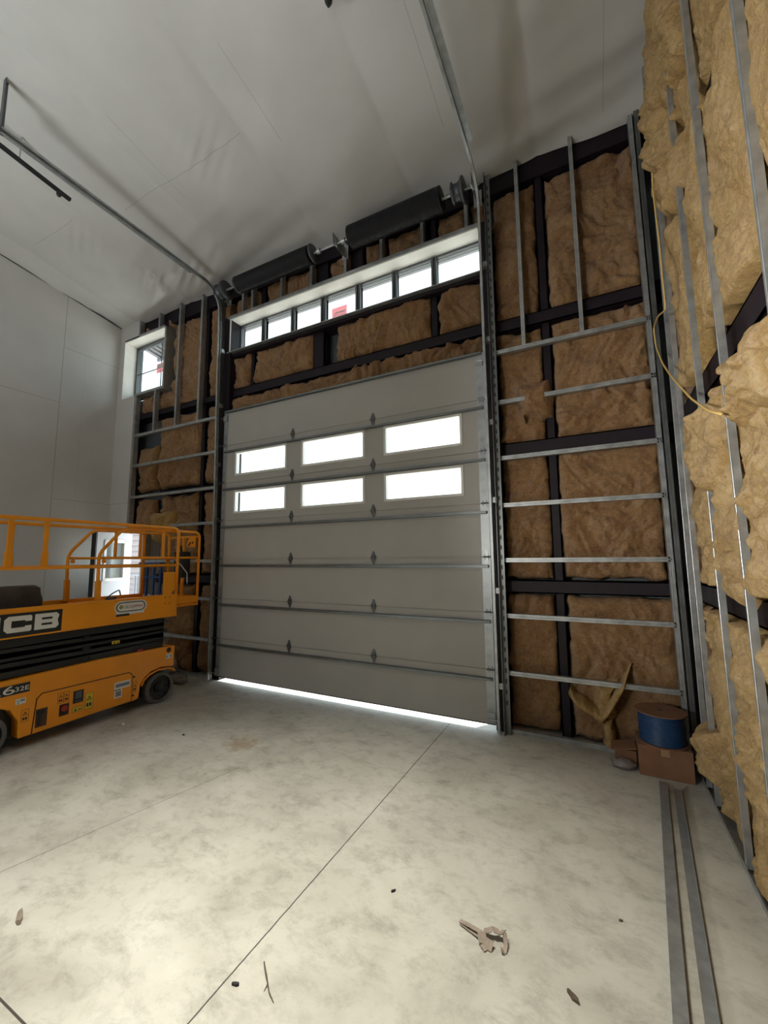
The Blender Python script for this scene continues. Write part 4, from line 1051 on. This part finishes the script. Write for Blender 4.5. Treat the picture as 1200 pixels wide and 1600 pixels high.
obj('latch', MB().tube(fillet([(XN - .05, 2.92, 1.40), (XN - .05, 3.0, 1.46), (XN - .05, 3.08, 1.50), (XN - .05, 3.10, 1.43)], .02), .008, n=8).box(XN - .06, XN - .03, 2.94, 3.04, 1.39, 1.42), M['darksteel'], t)

# dusty canvas bundle on the platform
mb = MB()
def softbox(x0, x1, y0, y1, z0, z1, seed, n=14):
    vs, fs = [], []
    c = Vector(((x0 + x1) / 2, (y0 + y1) / 2, (z0 + z1) / 2)); h = Vector(((x1 - x0) / 2, (y1 - y0) / 2, (z1 - z0) / 2))
    idx = {}
    def add(i, j, k):
        if (i, j, k) not in idx:
            p = Vector((2 * i / n - 1, 2 * j / n - 1, 2 * k / n - 1))
            q = Vector((math.copysign(abs(p.x) ** .8, p.x), math.copysign(abs(p.y) ** .8, p.y), math.copysign(abs(p.z) ** .8, p.z)))
            s = .96 + .10 * noise.noise(p * 1.4 + Vector((seed, 0, 0))) - .05 * (abs(p.x * p.y) + abs(p.y * p.z) + abs(p.x * p.z)) / 1.5
            w = Vector((c.x + q.x * h.x * s, c.y + q.y * h.y * s, c.z + q.z * h.z * (s if q.z > 0 else 1)))
            idx[(i, j, k)] = len(vs); vs.append(w)
        return idx[(i, j, k)]
    for a in range(n):
        for b_ in range(n):
            for e in (0, n):
                fs.append((add(a, b_, e), add(a + 1, b_, e), add(a + 1, b_ + 1, e), add(a, b_ + 1, e)))
                fs.append((add(a, e, b_), add(a + 1, e, b_), add(a + 1, e, b_ + 1), add(a, e, b_ + 1)))
                fs.append((add(e, a, b_), add(e, a + 1, b_), add(e, a + 1, b_ + 1), add(e, a, b_ + 1)))
    m_ = MB(); m_.add(vs, fs); return m_
tag(obj('canvas_bundle', softbox(-5.92, -5.32, 1.50, 2.37, 1.20, 1.60, 3), M['canvas'], smooth=True), 'dusty grey-brown bundle lying on the scissor lift platform', 'bundle')

# ------------------------------------------------------------------ things on the floor
t = thing('cable_spool', 'spool of blue cable standing on the cardboard box in the right corner', 'spool', (.43, 4.48, .25))
obj('flange', MB().lathe([(.02, 0), (.19, 0), (.19, .008), (.02, .008)], (.43, 4.48, .252), (0, 0, 1), 40), M['cardboard'], t)
mbf = MB().lathe([(.02, 0), (.195, 0), (.195, .008), (.02, .008)], (.43, 4.48, .505), (0, 0, 1), 40)
fl = obj('flange', mbf, M['cardboard'], t)
obj('hub_hole', MB().lathe([(.018, 0), (.018, .0015)], (.43, 4.48, .513), (0, 0, 1), 16), M['dark_scrap'], fl)
prof = [(.05, 0)]
for i in range(17):
    z = i * .0145
    prof += [(.166, z + .001), (.172, z + .004), (.174, z + .00725), (.172, z + .0105), (.166, z + .0135)]
prof.append((.05, 17 * .0145))
obj('cable_winding', MB().lathe(prof, (.43, 4.48, .2595), (0, 0, 1), 40), M['bluewire'], t, smooth=True)
t = thing('cardboard_box', 'brown cardboard box under the blue cable spool', 'box', (.43, 4.5, 0))
obj('box_body', MB().box(.235, .625, 4.34, 4.66, .0, .248), M['cardboard'], t, bevel=.004)
obj('tape', MB().box(.40, .46, 4.337, 4.34, .18, .248), simple('packing_tape', (.36, .22, .12, 1), .4), t)
t = thing('cardboard_carton', 'small open cardboard carton left of the cable spool', 'box', (.13, 4.6, 0))
obj('box_body', MB().box(.06, .225, 4.47, 4.66, .02, .13), M['cardboard'], t)
obj('flap', MB().prism([(.03, .13), (.225, .165), (.225, .175), (.03, .14)], lambda a, b_, d: (a, d, b_), 4.42, 4.62), M['cardboard'], t)
tag(obj('plastic_wrap', MB().ball((.12, 4.41, .035), .10, .07, .035, seed=4, amp=.35), M['film'], smooth=True), 'crumpled clear plastic wrap beside the cardboard box', 'plastic wrap')
tag(obj('plastic_bundle', MB().ball((-6.35, 4.52, .17), .30, .13, .17, seed=9, amp=.25, nu=30, nv=22), M['film'], smooth=True), 'plastic-wrapped bundle on the floor behind the lift front wheel', 'bundle')
tag(obj('plastic_bag', MB().ball((-5.75, 4.34, .07), .16, .10, .07, seed=12, amp=.3, nu=26, nv=18), M['film'], smooth=True), 'crumpled plastic bag on the floor left of the garage door', 'bag')

# two channels lying on the floor by the right wall
def lying(p0, p1, label, flip):
    d = (Vector(p1) - Vector(p0)).normalized(); u = Vector((d.y, -d.x, 0))
    if flip: pr = [(0, 0), (.05, 0), (.05, .003), (.003, .003), (.003, .04), (0, .04)]
    else: pr = [(0, 0), (.006, 0), (.006, .034), (.05, .034), (.05, .0), (.056, 0), (.056, .04), (0, .04)]
    return tag(obj('loose_channel', MB().sweep(pr, p0, p1, u, (0, 0, 1)), M['galv']), label, 'channel', 'loose channels on the floor')
lying((.415, 4.20, 0), (.105, .9, 0), 'galvanised channel lying on the floor, left one of the pair', False)
lying((.505, 4.20, 0), (.215, .9, 0), 'galvanised angle lying on the floor, closer to the right wall', True)

# yellow cable hanging in the right corner
P = [(.62, 3.70, 5.20), (.62, 3.90, 5.05), (.62, 3.86, 4.70), (.62, 3.82, 4.45), (.61, 3.76, 4.1), (.61, 3.74, 3.80), (.60, 4.05, 3.92), (.60, 4.32, 3.95), (.60, 4.28, 3.75), (.60, 4.02, 3.48), (.60, 3.75, 3.27), (.60, 3.47, 3.08), (.60, 3.12, 2.85), (.60, 2.75, 2.65), (.62, 2.60, 2.58)]
P = [(min(a, .62), b_, c) for a, b_, c in P]
tag(obj('yellow_cable', MB().tube(fillet(P, .06, 4), .0065, n=8), M['yellowcable'], smooth=True), 'yellow cable looping down the right corner framing', 'cable')

# floor debris
t = thing('paper_scrap', 'crumpled brown paper strip on the concrete near the foreground', 'scrap', (-.58, 2.2, 0))
mb = MB()
def strip(pts, w, th=.003):
    pts = [Vector(p) for p in pts]
    for i in range(len(pts) - 1): mb.bar(pts[i], pts[i + 1], w, th)
strip([(-.725, 2.245, .01), (-.66, 2.222, .022), (-.605, 2.205, .028)], .022)
strip([(-.72, 2.235, .006), (-.61, 2.195, .012)], .016)
obj('strip', mb, M['paper'], t)
mb = MB(); strip([(-.605, 2.205, .03), (-.59, 2.17, .012), (-.565, 2.155, .004), (-.56, 2.185, .03)], .04); strip([(-.60, 2.225, .02), (-.555, 2.225, .045), (-.525, 2.245, .03), (-.50, 2.235, .045)], .035); strip([(-.50, 2.235, .045), (-.488, 2.205, .02), (-.49, 2.175, .004), (-.505, 2.17, .022)], .02)
obj('fold', mb, M['paper'], t)
mb = MB().tube([(-1.475, 1.632, .006), (-1.44, 1.602, .012), (-1.405, 1.575, .008)], [.003, .0035, .003], n=6).tube([(-1.425, 1.592, .01), (-1.36, 1.54, .006), (-1.315, 1.518, .004)], [.003, .0025, .0015], n=6).tube([(-1.39, 1.565, .008), (-1.385, 1.535, .004)], [.002, .001], n=6)
tag(obj('twig', mb, M['twig']), 'thin dry twig on the concrete in the foreground', 'twig')
def scrap(x, y, s, rot, label, mat='dark_scrap', nm='floor_scrap', asp=.4):
    mb = MB(); n = 9; c, sn = math.cos(rot), math.sin(rot)
    pl_ = []
    for k in range(n):
        q = 2 * PI * k / n; r = s * (1 + .45 * noise.noise(Vector((q * 2, x * 9, y * 7)))); a, b_ = r * math.cos(q), r * math.sin(q) * asp
        pl_.append((x + a * c - b_ * sn, y + a * sn + b_ * c))
    mb.prism(pl_, lambda a, b_, d: (a, b_, d + (.4 * s if d > 0.001 else 0) * abs(math.sin((a - x) * 40 / max(s * 20, .3)))), .0005, .006)
    return tag(obj(nm, mb, M[mat]), label, 'scrap', 'small scraps on the floor')
scrap(-1.117, 2.268, .014, .9, 'tiny black scrap on the concrete right of the long joint')
scrap(-1.515, 1.50, .016, .4, 'tiny black scrap beside the long joint near the dry twig')
scrap(-.192, 2.105, .026, -.7, 'flat dark wood chip on the concrete at the lower right', 'twig')
scrap(.305, 3.24, .012, .3, 'tiny black scrap beside the floor channels')
scrap(-2.785, 1.235, .05, -.5, 'curled brown leaf on the concrete at the lower left', 'paper', 'dry_leaf', .28)
scrap(-4.02, 3.13, .015, .2, 'tiny dark scrap in front of the scissor lift')
scrap(.01, 2.62, .010, .2, 'tiny brown splinter on the concrete right of the paper strip', 'twig')
scrap(-4.9, 3.02, .02, .1, 'tiny pale scrap beside the scissor lift', 'labelwhite')

# blue trestle in the corner seen through the lift rails
t = thing('blue_trestle', 'blue steel trestle standing in the corner behind the lift rails', 'trestle', (-6.7, 4.5, 0))
obj('top', MB().box(-6.95, -6.40, 4.38, 4.48, 1.78, 1.82), M['bluesteel'], t)
for x in (-6.92, -6.80, -6.62, -6.44): obj('leg', MB().bar((x, 4.43, 0), (x + .02, 4.43, 1.78), .03, .03, up=(0, 1, 0)), M['bluesteel'], t)
obj('brace', MB().box(-6.9, -6.44, 4.42, 4.44, 1.56, 1.59).box(-6.9, -6.44, 4.42, 4.44, .8, .83), M['bluesteel'], t)

# ------------------------------------------------------------------ light
w = bpy.data.worlds.new('sky'); SC.world = w; w.use_nodes = True
bg = w.node_tree.nodes['Background']; bg.inputs['Color'].default_value = (.80, .93, 1.0, 1); bg.inputs['Strength'].default_value = 1.2
sun = bpy.data.lights.new('sun', 'SUN'); sun.energy = 8; sun.angle = .009; sun.color = (1, .95, .88)
so = bpy.data.objects.new('sun', sun); COL.objects.link(so)
so.rotation_euler = Vector((.12, .18, 1)).to_track_quat('Z', 'Y').to_euler(); so.location = (5, 5, 20)
def portal(x0, x1, z0, z1, y, inward):
    l = bpy.data.lights.new('portal', 'AREA'); l.shape = 'RECTANGLE'; l.size = x1 - x0; l.size_y = z1 - z0
    l.cycles.is_portal = True
    o = bpy.data.objects.new('portal', l); COL.objects.link(o); o.location = ((x0 + x1) / 2, y, (z0 + z1) / 2)
    o.rotation_euler = (-PI / 2, 0, 0) if inward < 0 else (PI / 2, 0, 0)
portal(-5.6, -4.0, 0, 2.5, YB - .1, 1)
for k, (x, y, LZ, pw, spr) in enumerate(((-5.2, -.9, 3.4, 14, 1.9), (-1.65, 1.25, 5.6, 26, 1.15))):  # unseen fill lights, added to brighten floor and ceiling
    t = thing('added_strip_light', 'added white hanging strip light, unseen fill, %s from the left wall' % ORD[k], 'light', (x, y, LZ), 'added hanging strip lights')
    obj('housing', MB().box(x - .62, x + .62, y - .18, y + .18, LZ, LZ + .07), M['white'], t)
    obj('suspension_wire', MB().tube([(x - .5, y, LZ + .07), (x - .5, y, cz(y) - .03)], .004, n=5), M['galv'], t)
    obj('suspension_wire', MB().tube([(x + .5, y, LZ + .07), (x + .5, y, cz(y) - .03)], .004, n=5), M['galv'], t)
    l = bpy.data.lights.new('fill_lamp', 'AREA'); l.shape = 'RECTANGLE'; l.size = 1.2; l.size_y = .32; l.energy = pw; l.spread = spr; l.color = (1, .965, .85)
    o = bpy.data.objects.new('fill_lamp', l); COL.objects.link(o); o.location = (x, y, LZ - .006)
    l = bpy.data.lights.new('fill_lamp', 'AREA'); l.shape = 'RECTANGLE'; l.size = 1.2; l.size_y = .32; l.energy = (42, 4)[k]; l.color = (.95, .98, 1)
    o = bpy.data.objects.new('fill_lamp', l); COL.objects.link(o); o.location = (x, y, LZ + .076); o.rotation_euler = (PI, 0, 0)
# tripod work light added behind the viewpoint to brighten the right wall
wp = Vector((-2.6, -1.1, 2.0)); wt = Vector((.8, 2.1, 2.7)); wd = (wt - wp).normalized()
t = thing('added_work_light', 'added yellow tripod work light, unseen fill aimed at the right wall', 'light', (wp.x, wp.y, 0))
wr = wd.cross(Vector((0, 0, 1))).normalized(); wu = wr.cross(wd)
mb = MB(); mb.sweep([(-.36, -.26), (.36, -.26), (.36, .26), (-.36, .26)], wp - wd * .08, wp - wd * .008, wr, wu); obj('fill_lamp_head', mb, M['yellow'], t)
obj('pole', MB().tube([(wp.x, wp.y, .5), (wp.x, wp.y, 1.9)], .02), M['black'], t)
for q in range(3): obj('leg', MB().tube([(wp.x, wp.y, .75), (wp.x + .5 * math.cos(q * 2.1), wp.y + .5 * math.sin(q * 2.1), .012)], .014), M['black'], t)
l = bpy.data.lights.new('fill_lamp', 'AREA'); l.shape = 'RECTANGLE'; l.size = .7; l.size_y = .5; l.energy = 20; l.spread = 1.3; l.color = (1, .97, .90)
o = bpy.data.objects.new('fill_lamp', l); COL.objects.link(o); o.location = wp; o.rotation_euler = (-wd).to_track_quat('Z', 'Y').to_euler()
portal(W1[0], W1[1], W1[2], W1[3], 5.03, -1)
portal(W2[0], W2[1], W2[2], W2[3], 5.03, -1)
portal(-5.05, -1.33, 2.58, 3.58, 4.73, -1)
portal(DX0, DX1, 0, 2.4, 5.06, -1)

# ------------------------------------------------------------------ camera
cam = bpy.data.cameras.new('camera'); co = bpy.data.objects.new('camera', cam); COL.objects.link(co)
cam.sensor_fit = 'HORIZONTAL'; cam.sensor_width = 36; cam.lens = 641.346 / 1200 * 36; cam.clip_start = .05; cam.clip_end = 300
R = [(0.8901562996685436, 0.45559557524433386, -0.007377938613908009), (-0.05764008636564868, 0.09652754861651021, -0.993659928145363), (-0.4519948922323864, 0.8849379097856933, 0.11218517379743896)]
mw = Matrix(((R[0][0], -R[1][0], -R[2][0], 0), (R[0][1], -R[1][1], -R[2][1], 0), (R[0][2], -R[1][2], -R[2][2], H), (0, 0, 0, 1)))
co.matrix_world = mw
SC.camera = co
SC.view_settings.view_transform = 'Standard'; SC.view_settings.look = 'None'; SC.view_settings.gamma = 1; SC.view_settings.use_curve_mapping = False
SC.view_settings.exposure = 1.3
SC.cycles.use_denoising = True
SC.cycles.max_bounces = 10; SC.cycles.diffuse_bounces = 6; SC.cycles.glossy_bounces = 4; SC.cycles.transparent_max_bounces = 12
SC.cycles.sample_clamp_indirect = 8; SC.cycles.caustics_reflective = False; SC.cycles.caustics_refractive = False
